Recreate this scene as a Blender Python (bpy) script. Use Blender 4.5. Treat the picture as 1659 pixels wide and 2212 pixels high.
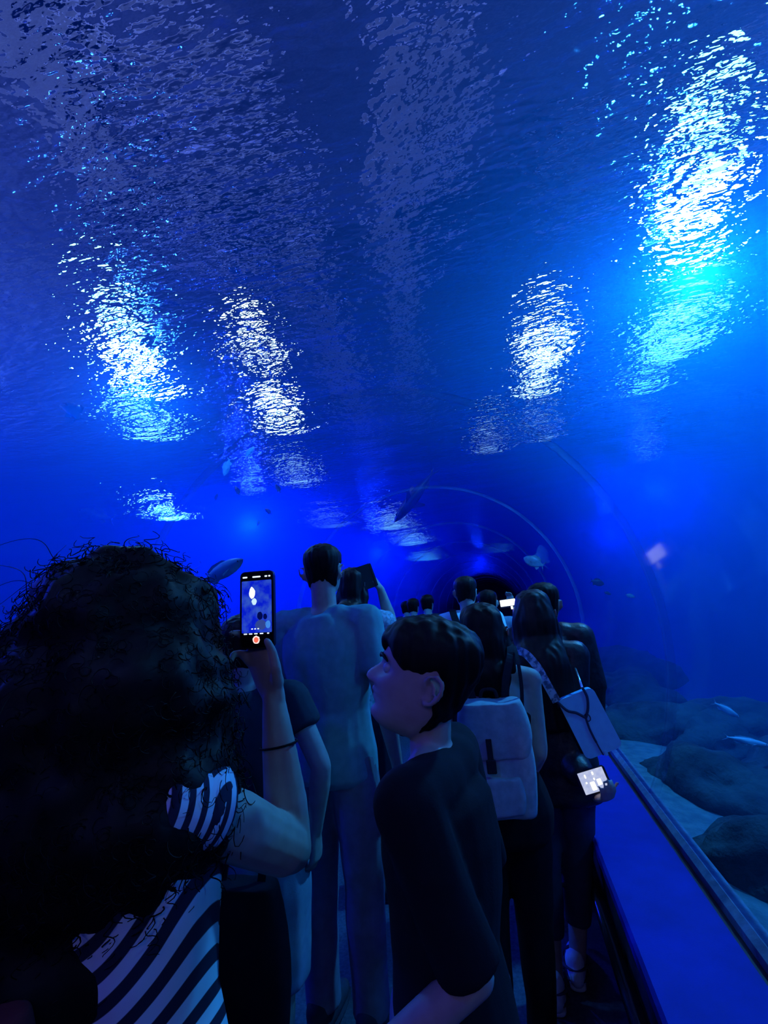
import bpy, bmesh, math, random
import numpy as np
from mathutils import Vector, Matrix, Euler, noise

for _o in list(bpy.data.objects): bpy.data.objects.remove(_o)
SC = bpy.context.scene
COL = SC.collection
rng = random.Random(7)
PI = math.pi

# ------------------------------------------------------------------ camera
FPX, CX, CY = 1023.0, 829.5, 1106.0          # focal length in pixels of the 1659 x 2212 frame
CAM_H = 1.55
def camera_axes(vp=(1085.0, 1300.0), roll=math.radians(5.0)):
    rt = np.array([math.cos(roll), math.sin(roll)]); up = np.array([-math.sin(roll), math.cos(roll)])
    d = np.array([(vp[0]-CX)/FPX, -(vp[1]-CY)/FPX]); u, v = d @ rt, d @ up
    th = math.atan(-v); yaw = math.atan2(u, math.cos(th)-v*math.sin(th))
    Rz = np.array([[math.cos(yaw), -math.sin(yaw), 0], [math.sin(yaw), math.cos(yaw), 0], [0, 0, 1]])
    X = Rz @ np.array([1, 0, 0.]); Fw = Rz @ np.array([0, math.cos(th), math.sin(th)]); Up = Rz @ np.array([0, -math.sin(th), math.cos(th)])
    return np.array([rt[0]*X+up[0]*Up, rt[1]*X+up[1]*Up, -Fw]).T
CAM_R = camera_axes()
cam_data = bpy.data.cameras.new('camera'); cam = bpy.data.objects.new('camera', cam_data); COL.objects.link(cam)
cam_data.sensor_fit = 'VERTICAL'; cam_data.sensor_height = 36.0; cam_data.lens = 36.0*FPX/2212.0
cam_data.clip_start = 0.02; cam_data.clip_end = 300
cam.matrix_world = Matrix.Translation((0, 0, CAM_H)) @ Matrix(CAM_R.tolist()).to_4x4()
SC.camera = cam
def ray(px, py): return CAM_R @ np.array([(px-CX)/FPX, -(py-CY)/FPX, -1.0])
def atY(px, py, y):
    d = ray(px, py); p = np.array([0, 0, CAM_H])+d*(y/d[1]); return Vector(p)
def atZ(px, py, z):
    d = ray(px, py); p = np.array([0, 0, CAM_H])+d*((z-CAM_H)/d[2]); return Vector(p)

# ------------------------------------------------------------------ world, exposure
world = bpy.data.worlds.new('world'); SC.world = world; world.use_nodes = True
world.node_tree.nodes['Background'].inputs[0].default_value = (0.01, 0.05, 1.0, 1)
world.node_tree.nodes['Background'].inputs[1].default_value = 0.05
vs = SC.view_settings
vs.view_transform = 'Standard'; vs.look = 'None'; vs.exposure = 0.0; vs.gamma = 1.0; vs.use_curve_mapping = False
cy = SC.cycles
cy.caustics_reflective = False; cy.caustics_refractive = False
cy.max_bounces = 8; cy.transparent_max_bounces = 16; cy.transmission_bounces = 6; cy.volume_bounces = 0
cy.diffuse_bounces = 2; cy.glossy_bounces = 2
cy.use_denoising = True; cy.use_light_tree = False
cy.use_adaptive_sampling = True; cy.adaptive_threshold = 0.04

# ------------------------------------------------------------------ lights (added point lights; the tank ones sit just under the water surface)
WATER_Z = 4.2
def point(name, loc, color, power, radius=0.15):
    l = bpy.data.lights.new(name, 'POINT'); l.color = color; l.energy = power; l.shadow_soft_size = radius
    o = bpy.data.objects.new(name, l); COL.objects.link(o); o.location = loc; return o
def spot(name, loc, target, color, power, angle=90, blend=1.0, radius=0.2):
    l = bpy.data.lights.new(name, 'SPOT'); l.color = color; l.energy = power; l.shadow_soft_size = radius
    l.spot_size = math.radians(angle); l.spot_blend = blend
    o = bpy.data.objects.new(name, l); COL.objects.link(o); o.location = loc
    o.rotation_euler = (Vector(target)-Vector(loc)).to_track_quat('-Z', 'Y').to_euler(); return o
BLUE = (0.012, 0.022, 1.0); CYAN = (0.04, 0.26, 1.0)
point('tank_fill_light', atZ(305, 850, 3.85), CYAN, 170, .1)  # added for the glow in the water round the left cyan-white lamp
point('tank_fill_light', atZ(1500, 600, 3.85), (.04,.36,1.0), 620, .1)  # added for the glow in the water round the large right lamp
point('tank_fill_light', (3.2, .7, 3.9), (.04,.40,1.0), 150, .3)
for i, (x, y, p) in enumerate([(-5, 9, 1700), (-4, 16, 1000), (3.5, 11, 700), (4, 18, 800), (-6, 2, 600), (5, 3, 260), (-.8, 24, 500), (-1.2, -1.2, 60)]):  # added blue fills that make the water haze glow
    point('tank_glow_light', (x, y, 3.6), BLUE, p, 0.16)
for i, (x, y, p) in enumerate([(-9.5, 2.5, 1500), (8.5, 2.0, 1500), (-1.0, -2.2, 460)]):  # added out of view to light the roof beams
    point('beam_fill_light', (x, y, 6.2), (.26, .32, 1.0), p, 0.2)
point('rear_fill_light', (-.5, -1.9, 2.3), (.50, .46, 1.0), 8.0, .12)      # added fill behind the camera, for light from the corridor
point('rear_fill_light', (.18, -.9, 2.25), (.36, .38, 1.0), 7.0, .2)  # added fill behind the camera at right, to lift shoes and handbag
# ------------------------------------------------------------------ material helpers
def mat(name, color=(.5,.5,.5), rough=.7, spec=.3, metallic=0.0):
    m = bpy.data.materials.new(name); m.use_nodes = True
    b = m.node_tree.nodes['Principled BSDF']
    b.inputs['Base Color'].default_value = (*color, 1); b.inputs['Roughness'].default_value = rough
    b.inputs['Specular IOR Level'].default_value = spec; b.inputs['Metallic'].default_value = metallic
    return m
def nd(m, typ, **kw):
    n = m.node_tree.nodes.new(typ)
    for k, v in kw.items(): setattr(n, k, v)
    return n
def lk(m, a, b): m.node_tree.links.new(a, b)
def noisy(m, c1, c2, scale=20, bump=0.0, bscale=None, detail=4, lo=.35, hi=.65, stretch=(1,1,1), dist=.01):
    """mottled colour between c1 and c2 and, optionally, fine relief"""
    b = m.node_tree.nodes['Principled BSDF']; tc = nd(m, 'ShaderNodeTexCoord'); mp = nd(m, 'ShaderNodeMapping'); mp.inputs['Scale'].default_value = stretch
    lk(m, tc.outputs['Object'], mp.inputs['Vector'])
    n = nd(m, 'ShaderNodeTexNoise'); n.inputs['Scale'].default_value = scale; n.inputs['Detail'].default_value = detail
    lk(m, mp.outputs[0], n.inputs['Vector'])
    r = nd(m, 'ShaderNodeValToRGB'); r.color_ramp.elements[0].position = lo; r.color_ramp.elements[1].position = hi
    r.color_ramp.elements[0].color = (*c1, 1); r.color_ramp.elements[1].color = (*c2, 1)
    lk(m, n.outputs['Fac'], r.inputs[0]); lk(m, r.outputs[0], b.inputs['Base Color'])
    if bump:
        n2 = nd(m, 'ShaderNodeTexNoise'); n2.inputs['Scale'].default_value = bscale or scale*3; n2.inputs['Detail'].default_value = 5
        lk(m, mp.outputs[0], n2.inputs['Vector'])
        bp = nd(m, 'ShaderNodeBump'); bp.inputs['Strength'].default_value = bump; bp.inputs['Distance'].default_value = dist
        lk(m, n2.outputs['Fac'], bp.inputs['Height']); lk(m, bp.outputs[0], b.inputs['Normal'])
    return m
def emit(name, color, strength):
    m = bpy.data.materials.new(name); m.use_nodes = True; nt = m.node_tree; nt.nodes.clear()
    e = nt.nodes.new('ShaderNodeEmission'); e.inputs[0].default_value = (*color, 1); e.inputs[1].default_value = strength
    o = nt.nodes.new('ShaderNodeOutputMaterial'); nt.links.new(e.outputs[0], o.inputs[0]); return m

# ------------------------------------------------------------------ mesh helpers
def link(name, me, m=None, parent=None, smooth=True):
    o = bpy.data.objects.new(name, me); COL.objects.link(o)
    if m is not None and not me.materials: me.materials.append(m)
    if parent is not None: o.parent = parent
    if smooth and len(me.polygons): me.polygons.foreach_set('use_smooth', [True]*len(me.polygons))
    return o
def pydata(name, V, Fc, m=None, parent=None, smooth=True):
    me = bpy.data.meshes.new(name); me.from_pydata([tuple(v) for v in V], [], [tuple(f) for f in Fc]); me.update()
    return link(name, me, m, parent, smooth)
def empty(name, loc=(0,0,0), rz=0):
    o = bpy.data.objects.new(name, None); COL.objects.link(o); o.location = loc; o.rotation_euler = (0,0,rz); o.empty_display_size = .1; return o
def tag(o, label, cat, group=None, kind=None):
    o['label'] = label
    if cat: o['category'] = cat
    if group: o['group'] = group
    if kind: o['kind'] = kind
    return o
def struct(o, label=None):
    o['kind'] = 'structure'
    if label: o['label'] = label
    return o
def prism_y(name, prof, y0, y1, m, parent=None, n=1, smooth=False):
    """closed x-z outline swept along y"""
    V = []; Fc = []; k = len(prof)
    for j in range(n+1):
        y = y0+(y1-y0)*j/n
        V += [(x, y, z) for x, z in prof]
    for j in range(n):
        for i in range(k):
            a = j*k+i; b = j*k+(i+1) % k; Fc.append((a, b, b+k, a+k))
    Fc.append(tuple(range(k))[::-1]); Fc.append(tuple(n*k+i for i in range(k)))
    o = pydata(name, V, Fc, m, parent, smooth); fixn(o); return o
def fixn(o):
    bm = bmesh.new(); bm.from_mesh(o.data); bmesh.ops.recalc_face_normals(bm, faces=bm.faces); bm.to_mesh(o.data); bm.free()
def bevel_box(name, sx, sy, sz, r, m, parent=None, loc=(0,0,0), rot=(0,0,0), seg=3):
    bm = bmesh.new(); bmesh.ops.create_cube(bm, size=1); bmesh.ops.scale(bm, vec=(sx,sy,sz), verts=bm.verts)
    if r > 0: bmesh.ops.bevel(bm, geom=list(bm.edges), offset=r, segments=seg, profile=.5, affect='EDGES')
    me = bpy.data.meshes.new(name); bm.to_mesh(me); bm.free()
    o = link(name, me, m, parent, smooth=False); o.location = loc; o.rotation_euler = rot; return o

# ------------------------------------------------------------------ the tunnel
TX, TZ, TR = -0.80, 1.35, 1.56           # axis and radius of the acrylic vault
LEDGE_H = 0.56
Y0, Y1 = -2.5, 40.0
def arc(r, n=48, zlow=LEDGE_H):
    a0 = math.asin((zlow-TZ)/r)
    return [(TX+r*math.cos(a0+(PI-2*a0)*i/n), TZ+r*math.sin(a0+(PI-2*a0)*i/n)) for i in range(n+1)]
# water: tank volume around the vault
m_water = bpy.data.materials.new('tank_water'); m_water.use_nodes = True; nt = m_water.node_tree; nt.nodes.clear()
_sc = nt.nodes.new('ShaderNodeVolumeScatter'); _sc.inputs['Color'].default_value = (0.03, 0.45, 1.0, 1); _sc.inputs['Density'].default_value = 0.14; _sc.inputs['Anisotropy'].default_value = 0.2
_ab = nt.nodes.new('ShaderNodeVolumeAbsorption'); _ab.inputs['Color'].default_value = (0.0, 0.70, 1.0, 1); _ab.inputs['Density'].default_value = 0.30
_ad = nt.nodes.new('ShaderNodeAddShader'); _out = nt.nodes.new('ShaderNodeOutputMaterial')
nt.links.new(_sc.outputs[0], _ad.inputs[0]); nt.links.new(_ab.outputs[0], _ad.inputs[1]); nt.links.new(_ad.outputs[0], _out.inputs['Volume'])
inner = arc(TR+.09, 40, 0.0)
XL, XR, ZB = -14.0, 11.0, -3.0
k = len(inner)
outer = [(XR, -0.0)]+[(XR, WATER_Z-.02), (XL, WATER_Z-.02), (XL, 0.0)]
V = []; Fc = []
loop = inner+[(inner[-1][0], ZB), (XL+.05, ZB), (XL+.05, WATER_Z-.02), (XR-.05, WATER_Z-.02), (XR-.05, ZB), (inner[0][0], ZB)]
water = prism_y('tank_water', loop, Y0+.05, Y1+1.95, m_water)
tag(water, 'deep blue tank water surrounding the tunnel', 'water', kind='stuff')

# water surface
m_surf = bpy.data.materials.new('water_surface'); m_surf.use_nodes = True; nt = m_surf.node_tree; nt.nodes.clear()
def N(t): return nt.nodes.new(t)
gl = N('ShaderNodeBsdfGlass'); gl.inputs['Roughness'].default_value = 0.0; gl.inputs['IOR'].default_value = 1.33
tc = N('ShaderNodeTexCoord')
n1 = N('ShaderNodeTexNoise'); n1.inputs['Scale'].default_value = 12.0; n1.inputs['Detail'].default_value = 2.5; n1.inputs['Roughness'].default_value = .55
n2 = N('ShaderNodeTexNoise'); n2.inputs['Scale'].default_value = 1.6; n2.inputs['Detail'].default_value = 1.0
mp = N('ShaderNodeMapping'); mp.inputs['Scale'].default_value = (.5,1.0,1); nt.links.new(tc.outputs['Object'], mp.inputs[0]); nt.links.new(mp.outputs[0], n1.inputs['Vector']); nt.links.new(mp.outputs[0], n2.inputs['Vector'])
b1 = N('ShaderNodeBump'); b1.inputs['Strength'].default_value = 1.0; b1.inputs['Distance'].default_value = .062
b2 = N('ShaderNodeBump'); b2.inputs['Strength'].default_value = 1.0; b2.inputs['Distance'].default_value = .20
nt.links.new(n1.outputs['Fac'], b1.inputs['Height']); nt.links.new(n2.outputs['Fac'], b2.inputs['Height']); nt.links.new(b2.outputs[0], b1.inputs['Normal'])
nt.links.new(b1.outputs[0], gl.inputs['Normal'])
o_ = N('ShaderNodeOutputMaterial'); nt.links.new(gl.outputs[0], o_.inputs[0])
surf = pydata('water_surface', [(XL+.05,Y0+.05,WATER_Z),(XR-.05,Y0+.05,WATER_Z),(XR-.05,Y1+1.95,WATER_Z),(XL+.05,Y1+1.95,WATER_Z)], [(0,3,2,1)], m_surf)
tag(surf, 'rippling water surface high above the tunnel', 'water', kind='stuff')

# hall above the water: dark ceiling, pale beams, lamps
m_ceil = noisy(mat('hall_ceiling', (.05,.06,.09), .9), (.10,.12,.20), (.16,.19,.30), 2)
CEIL = bevel_box('ceiling', XR-XL, Y1-Y0+4, .2, 0, m_ceil, loc=((XL+XR)/2, (Y0+Y1)/2, 8.15))
struct(bpy.data.objects['ceiling'])
def refract_at(px, py, z):
    """where the line of sight through a pixel ends at height z above the calm water surface"""
    p = atZ(px, py, WATER_Z); d = Vector(ray(px, py)).normalized(); n = 1.33
    h = Vector((d.x, d.y, 0))/n; dz = math.sqrt(max(1e-4, 1-h.length_squared))
    return p+Vector((h.x, h.y, dz))*((z-WATER_Z)/dz)
def lamp(px, py, z, r, color, strength, label):
    p = refract_at(px, py, z)
    root = empty('tank_lamp', p); tag(root, label, 'lamp', 'lamps above the tank')
    k = 20
    V = [(0,0,0)]+[(r*math.cos(2*PI*i/k), r*math.sin(2*PI*i/k), 0) for i in range(k)]
    pydata('lens', V, [(0, (i+1)%k+1, i+1) for i in range(k)], emit('lamp_lens', color, strength), root, False)
    prof = [(r*1.02,-.02),(r*1.1,-.02),(r*1.1,.1),(r*.6,.34),(.05,.4)]
    V = []; Fc = []
    for a in range(k):
        for (q, z_) in prof: V.append((q*math.cos(2*PI*a/k), q*math.sin(2*PI*a/k), z_))
    L = len(prof)
    for a in range(k):
        for j in range(L-1):
            Fc.append((a*L+j, ((a+1)%k)*L+j, ((a+1)%k)*L+j+1, a*L+j+1))
    pydata('housing', V, Fc, m_lampbody, root)
    V = []
    V = [(x, y, z_) for z_ in (.38, 8.05-z) for x, y in ((-.03,-.03),(.03,-.03),(.03,.03),(-.03,.03))]
    pydata('hanger', V, [(i, (i+1)%4, (i+1)%4+4, i+4) for i in range(4)], m_lampbody, root, False)
    return root
m_lampbody = mat('lamp_housing', (.03,.03,.035), .5)
LAMPS = [(290,790,.30,(.55,.95,1),60,'cyan-white lamp over the left of the tank'), (275,690,.26,(.35,.85,1),10,'dim cyan lamp added for glints above the left cyan-white lamp'), (310,905,.30,(.35,.85,1),7,'dim cyan lamp added for glints below the left cyan-white lamp'),  # the dim cyan pair is added to spread the glints
 (545,740,.20,(1,.95,.82),7,'upper of two warm white lamps left of the vault'), (600,890,.30,(1,.95,.82),14,'lower of two warm white lamps left of the vault'),
 (1185,720,.26,(1,.97,.88),7,'upper warm white lamp right of the vault'), (1165,800,.30,(1,.97,.88),9,'lower warm white lamp right of the vault'), (1170,925,.22,(.8,.9,1),1.6,'faint lamp below the right warm white lamps'),
 (1505,445,.42,(.5,.95,1),80,'large cyan-white lamp over the right of the tank'), (1525,270,.24,(.25,.85,1),8,'small cyan lamp added for glints above the large right lamp'), (1475,700,.42,(.25,.85,1),7,'dim cyan lamp below the large right lamp'),  # the small cyan one is added to stretch the glints upward
 (362,1112,.27,(.6,.95,1),60,'small cyan-white lamp far back on the left'), (640,1030,.34,(.75,.88,1),2.2,'dim white lamp far back left of the vault'), (715,1130,.4,(.7,.8,1),2,'faint white lamp farthest back on the left'),
 (1400,800,.30,(.25,.85,1),5,'dim cyan lamp added for glints low between the right lamps'), (1065,950,.26,(.8,.88,1),1.6,'faint white lamp added for glints low over the middle of the vault'),  # both added to spread the glints
 (850,1135,.5,(.85,.9,1),5,'first far light standing in for the reflected streak over the tunnel end'), (890,1172,.6,(.85,.9,1),7,'second far light standing in for the reflected streak over the tunnel end'), (922,1208,.7,(.85,.9,1),12,'last far light standing in for the reflected streak over the tunnel end'), (1082,1190,.5,(.6,.65,1),6,'far violet-white light standing in for a reflected streak straight over the tunnel end')]  # all added in place of lamp reflections on the far acrylic
for (px, py, r, c, st, lb) in LAMPS: lamp(px, py, 7.0, r, c, st, lb)

# tank walls and bed
m_tank = noisy(mat('tank_wall', (.06,.1,.2), .9), (.04,.07,.14), (.10,.14,.25), .8, .4, 3)
for nm, sx, sy, loc in (('wall_left', .2, Y1-Y0+4, (XL-.1, (Y0+Y1)/2, 3.5)), ('wall_right', .2, Y1-Y0+4, (XR+.1, (Y0+Y1)/2, 3.5)), ('wall_back', XR-XL, .2, ((XL+XR)/2, Y1+2.1, 3.5)), ('wall_front', XR-XL, .2, ((XL+XR)/2, Y0-.1, 3.5))):
    struct(bevel_box(nm, sx, sy, 9.2, 0, m_tank, loc=loc))

# acrylic vault
m_acr = bpy.data.materials.new('acrylic'); m_acr.use_nodes = True; nt = m_acr.node_tree; nt.nodes.clear()
tr = N('ShaderNodeBsdfTransparent'); tr.inputs[0].default_value = (.93,.97,1,1)
gs = N('ShaderNodeBsdfGlossy'); gs.inputs['Roughness'].default_value = .06
fr = N('ShaderNodeFresnel'); fr.inputs[0].default_value = 1.15; mx = N('ShaderNodeMixShader'); o_ = N('ShaderNodeOutputMaterial')
nt.links.new(fr.outputs[0], mx.inputs[0]); nt.links.new(tr.outputs[0], mx.inputs[1]); nt.links.new(gs.outputs[0], mx.inputs[2]); nt.links.new(mx.outputs[0], o_.inputs[0])
vault = empty('acrylic_vault', (0,0,0)); tag(vault, 'clear acrylic vault arching over the walkway', 'tunnel', kind='structure')
prof = arc(TR, 48); L = len(prof); PANEL = 2.6; y = Y0; first = None
while y < Y1-.1:
    y2 = min(y+PANEL, Y1)
    V = [(x, yy, z) for yy in (y+.01, y2-.01) for x, z in prof]
    pydata('acrylic_panel', V, [(i, i+1, i+1+L, i+L) for i in range(L-1)], m_acr, vault)
    y = y2
m_seam = bpy.data.materials.new('seam'); m_seam.use_nodes = True; nt = m_seam.node_tree
_t = N('ShaderNodeBsdfTransparent'); _m = N('ShaderNodeMixShader'); _m.inputs[0].default_value = .91
_b = nt.nodes['Principled BSDF']; _b.inputs['Base Color'].default_value = (.35,.4,.6,1)
nt.links.new(_b.outputs[0], _m.inputs[1]); nt.links.new(_t.outputs[0], _m.inputs[2]); nt.links.new(_m.outputs[0], nt.nodes['Material Output'].inputs[0])
y = Y0+PANEL
while y < Y1:
    pa, pb = arc(TR-.004, 48), arc(TR+.03, 48)
    V = [(x, yy, z) for yy in (y-.018, y+.018) for x, z in pa+pb[::-1]]; kk = 2*L
    pydata('seam', V, [(i, (i+1)%kk, (i+1)%kk+kk, i+kk) for i in range(kk)]+[tuple(range(kk)), tuple(range(kk, 2*kk))[::-1]], m_seam, vault)
    y += PANEL

# floor and ledges
m_floor = noisy(mat('carpet', (.2,.2,.22), .95, .1), (.07,.07,.09), (.12,.12,.14), 60, .4, 300)
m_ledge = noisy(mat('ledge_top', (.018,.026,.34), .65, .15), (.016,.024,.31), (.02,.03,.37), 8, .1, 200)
m_dark = noisy(mat('dark_cladding', (.03,.03,.04), .5), (.02,.02,.03), (.04,.04,.05), 30)
m_rail = mat('rail', (.03,.03,.035), .18, .6, .6)
m_frame = noisy(mat('vault_frame', (.22,.22,.28), .6), (.18,.18,.24), (.28,.28,.34), 25, .2)
IN, OUT = 1.05, 1.335          # inner and outer edge of the ledges from the vault axis
struct(prism_y('floor', [(TX-IN,-.1),(TX+IN,-.1),(TX+IN,0),(TX-IN,0)], Y0, Y1, m_floor))
for sg, side in ((1,'right'),(-1,'left')):
    X = lambda d: TX+sg*d
    struct(prism_y('trim_1' if sg > 0 else 'trim_2', [(X(IN),-.1),(X(OUT+.06),-.1),(X(OUT+.06),LEDGE_H-.05),(X(IN+.02),LEDGE_H-.05),(X(IN),LEDGE_H-.07)], Y0, Y1, m_dark), 'dark cladding below the %s ledge' % side)
    lo = empty('ledge'); lo['kind'] = 'structure'; lo['label'] = 'long blue-lit ledge along the %s side of the walkway' % side
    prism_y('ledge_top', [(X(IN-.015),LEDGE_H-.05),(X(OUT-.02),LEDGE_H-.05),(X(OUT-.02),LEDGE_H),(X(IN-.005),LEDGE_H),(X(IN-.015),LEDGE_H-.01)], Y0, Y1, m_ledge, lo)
    prism_y('gasket', [(X(OUT-.02),LEDGE_H-.05),(X(OUT+.005),LEDGE_H-.05),(X(OUT+.005),LEDGE_H-.012),(X(OUT-.02),LEDGE_H-.012)], Y0, Y1, m_dark, lo)
    prism_y('vault_frame', [(X(OUT+.005),LEDGE_H-.05),(X(OUT+.06),LEDGE_H-.05),(X(OUT+.06),LEDGE_H+.03),(X(OUT+.025),LEDGE_H+.035),(X(OUT+.005),LEDGE_H+.02)], Y0, Y1, m_frame, lo)
    ro = empty('bumper_rail'); ro['kind'] = 'structure'; ro['label'] = 'dark glossy bumper rail below the %s ledge' % side
    cr = [(X(IN-.03)+.026*math.cos(a*PI/8), .34+.026*math.sin(a*PI/8)) for a in range(16)]
    prism_y('rail_tube', cr, Y0, Y1, m_rail, ro, smooth=True)
    y = Y0+.6
    while y < 14:
        bevel_box('bracket', .05, .03, .03, .004, m_rail, ro, loc=(X(IN-.012), y, .34)); y += 1.3
# tank bed beside the vault
m_sand = noisy(mat('sand', (.5,.5,.5), .95), (.20,.20,.22), (.32,.32,.32), 14, .5, 90)
def bed(name, x0, x1, label):
    V = []; nx, ny = 30, 80
    for j in range(ny+1):
        for i in range(nx+1):
            x = x0+(x1-x0)*i/nx; y = Y0+.06+(Y1-Y0)*j/ny
            dd = abs(x-TX)-OUT; V.append((x, y, .38-.30*dd*(dd > 0)*min(1, .4+dd*.3)*(1 if dd < 6 else 6/dd)+.06*min(1,dd*2)*noise.noise((x*.6, y*.6, 3))+.03*min(1,dd*2)*noise.noise((x*2.5, y*2.5, 1))))
    o = pydata(name, V, [(j*(nx+1)+i, j*(nx+1)+i+1, (j+1)*(nx+1)+i+1, (j+1)*(nx+1)+i) for j in range(ny) for i in range(nx)], m_sand)
    tag(o, label, 'sand', kind='stuff')
bed('sand_bed', TX+OUT+.07, XR-.06, 'pale sand bed outside the right of the vault')
bed('sand_bed', XL+.06, TX-OUT-.07, 'pale sand bed outside the left of the vault')
m_rock = noisy(mat('rock', (.16,.16,.16), .95), (.035,.035,.04), (.11,.105,.10), 5, .8, 16, dist=.03)
def rock(loc, sc, seed, label, rz=0):
    bm = bmesh.new(); bmesh.ops.create_icosphere(bm, subdivisions=4, radius=1)
    for v in bm.verts:
        p = v.co*1.3+Vector((seed*7.3, seed*3.1, seed))
        v.co *= 1+.32*noise.noise(p)+.16*noise.noise(p*2.3)+.07*noise.noise(p*5)
        v.co.z = max(v.co.z, -.75)
        v.co = Vector((v.co.x*sc[0], v.co.y*sc[1], v.co.z*sc[2]))
    me = bpy.data.meshes.new('rock'); bm.to_mesh(me); bm.free()
    o = link('rock', me, m_rock); o.location = loc; o.rotation_euler = (0,0,rz)
    tag(o, label, 'rock', 'rocks on the tank bed'); return o
ROCKS = [((0.98, 1.58, 0.34),(0.27, 0.3, 0.22),'rounded striped rock nearest the camera beside the right frame'),
 ((1.55, 1.55, 0.22),(0.36, 0.45, 0.26),'dark rock at the lower right edge of the view'),
 ((1.02, 2.55, 0.32),(0.24, 0.42, 0.2),'low dark rock behind the nearest rounded rock'),
 ((1.5, 2.55, 0.28),(0.34, 0.42, 0.27),'rock with a pale ridge over the sand strip'),
 ((2.1, 2.45, 0.2),(0.42, 0.55, 0.3),'big dark boulder at the right edge of the view'),
 ((1.1, 3.6, 0.3),(0.3, 0.5, 0.22),'flat rock below the pale fish'),
 ((1.75, 3.7, 0.22),(0.42, 0.55, 0.28),'broad rock under the long pale fish'),
 ((1.05, 4.9, 0.32),(0.3, 0.6, 0.22),'rock on the bed near the light blue handbag'),
 ((1.75, 5.1, 0.24),(0.45, 0.65, 0.28),'long ridge rock farther along the right bed'),
 ((1.35, 6.7, 0.28),(0.5, 0.8, 0.28),'large rock far along the right bed'),
 ((1.6, 9.0, 0.28),(0.7, 1.1, 0.36),'rock mound far behind the women on the right'),
 ((2.9, 4.3, 0.0),(0.6, 0.8, 0.35),'dim boulder deep in the right of the tank'),
 ((-4.6, 9.5, -0.1),(1.0, 1.4, 0.5),'dark rock deep in the left of the tank'),
 ((-3.6, 14.0, 0.0),(0.8, 1.6, 0.5),'far rock on the left bed beyond the phone')]
for i, (l, s_, lb) in enumerate(ROCKS): rock(l, s_, i+1, lb, i*.7)
# beams of the hall roof above the water
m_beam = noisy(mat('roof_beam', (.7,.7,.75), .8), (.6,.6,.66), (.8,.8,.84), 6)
def beam(p0, p1, w, label, z=7.5):
    a, b = refract_at(*p0, z), refract_at(*p1, z); d = b-a
    o = bevel_box('roof_beam', w, d.length, .25, .02, m_beam, loc=(a+b)/2, rot=(0, 0, math.atan2(-d.x, d.y)))
    tag(o, label, 'beam', 'pale beams over the tank'); return o
BEAMS = [((190,480),(690,395),.30,'pale cross beam at the upper left of the vault'),
 ((250,130),(240,470),.34,'pale beam left of the dark roof opening'),
 ((180,215),(560,130),.30,'pale cross beam at the top left corner'),
 ((-40,-60),(230,260),.9,'broad pale roof panel in the top left corner'),
 ((870,-60),(860,620),.42,'pale long beam running down the middle of the view'),
 ((1010,-40),(960,420),.25,'thin pale beam right of the middle beam'),
 ((640,560),(800,960),.5,'faint beam between the two warm lamps'),
 ((860,640),(900,900),.35,'faint short beam below the middle beam'),
 ((700,700),(420,560),.25,'faint cross beam above the left warm lamp')]
for b in BEAMS: beam(*b)
m_panel = noisy(mat('dim_panel', (.3,.34,.45), .8), (.26,.30,.40), (.34,.38,.5), 6)  # right-hand panels are added to give the water surface ripple texture
for p0, p1, w, lb in (((1230,860),(1720,1000),1.6,'dim panel added for ripple texture low over the right of the tank'), ((1180,420),(1720,180),.5,'dim panel added for ripple texture above the large right lamp'), ((20,640),(480,600),.5,'dim roof panel over the left cyan lamp')):
    o = beam(p0, p1, w, lb); o.data.materials.clear(); o.data.materials.append(m_panel)
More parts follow.
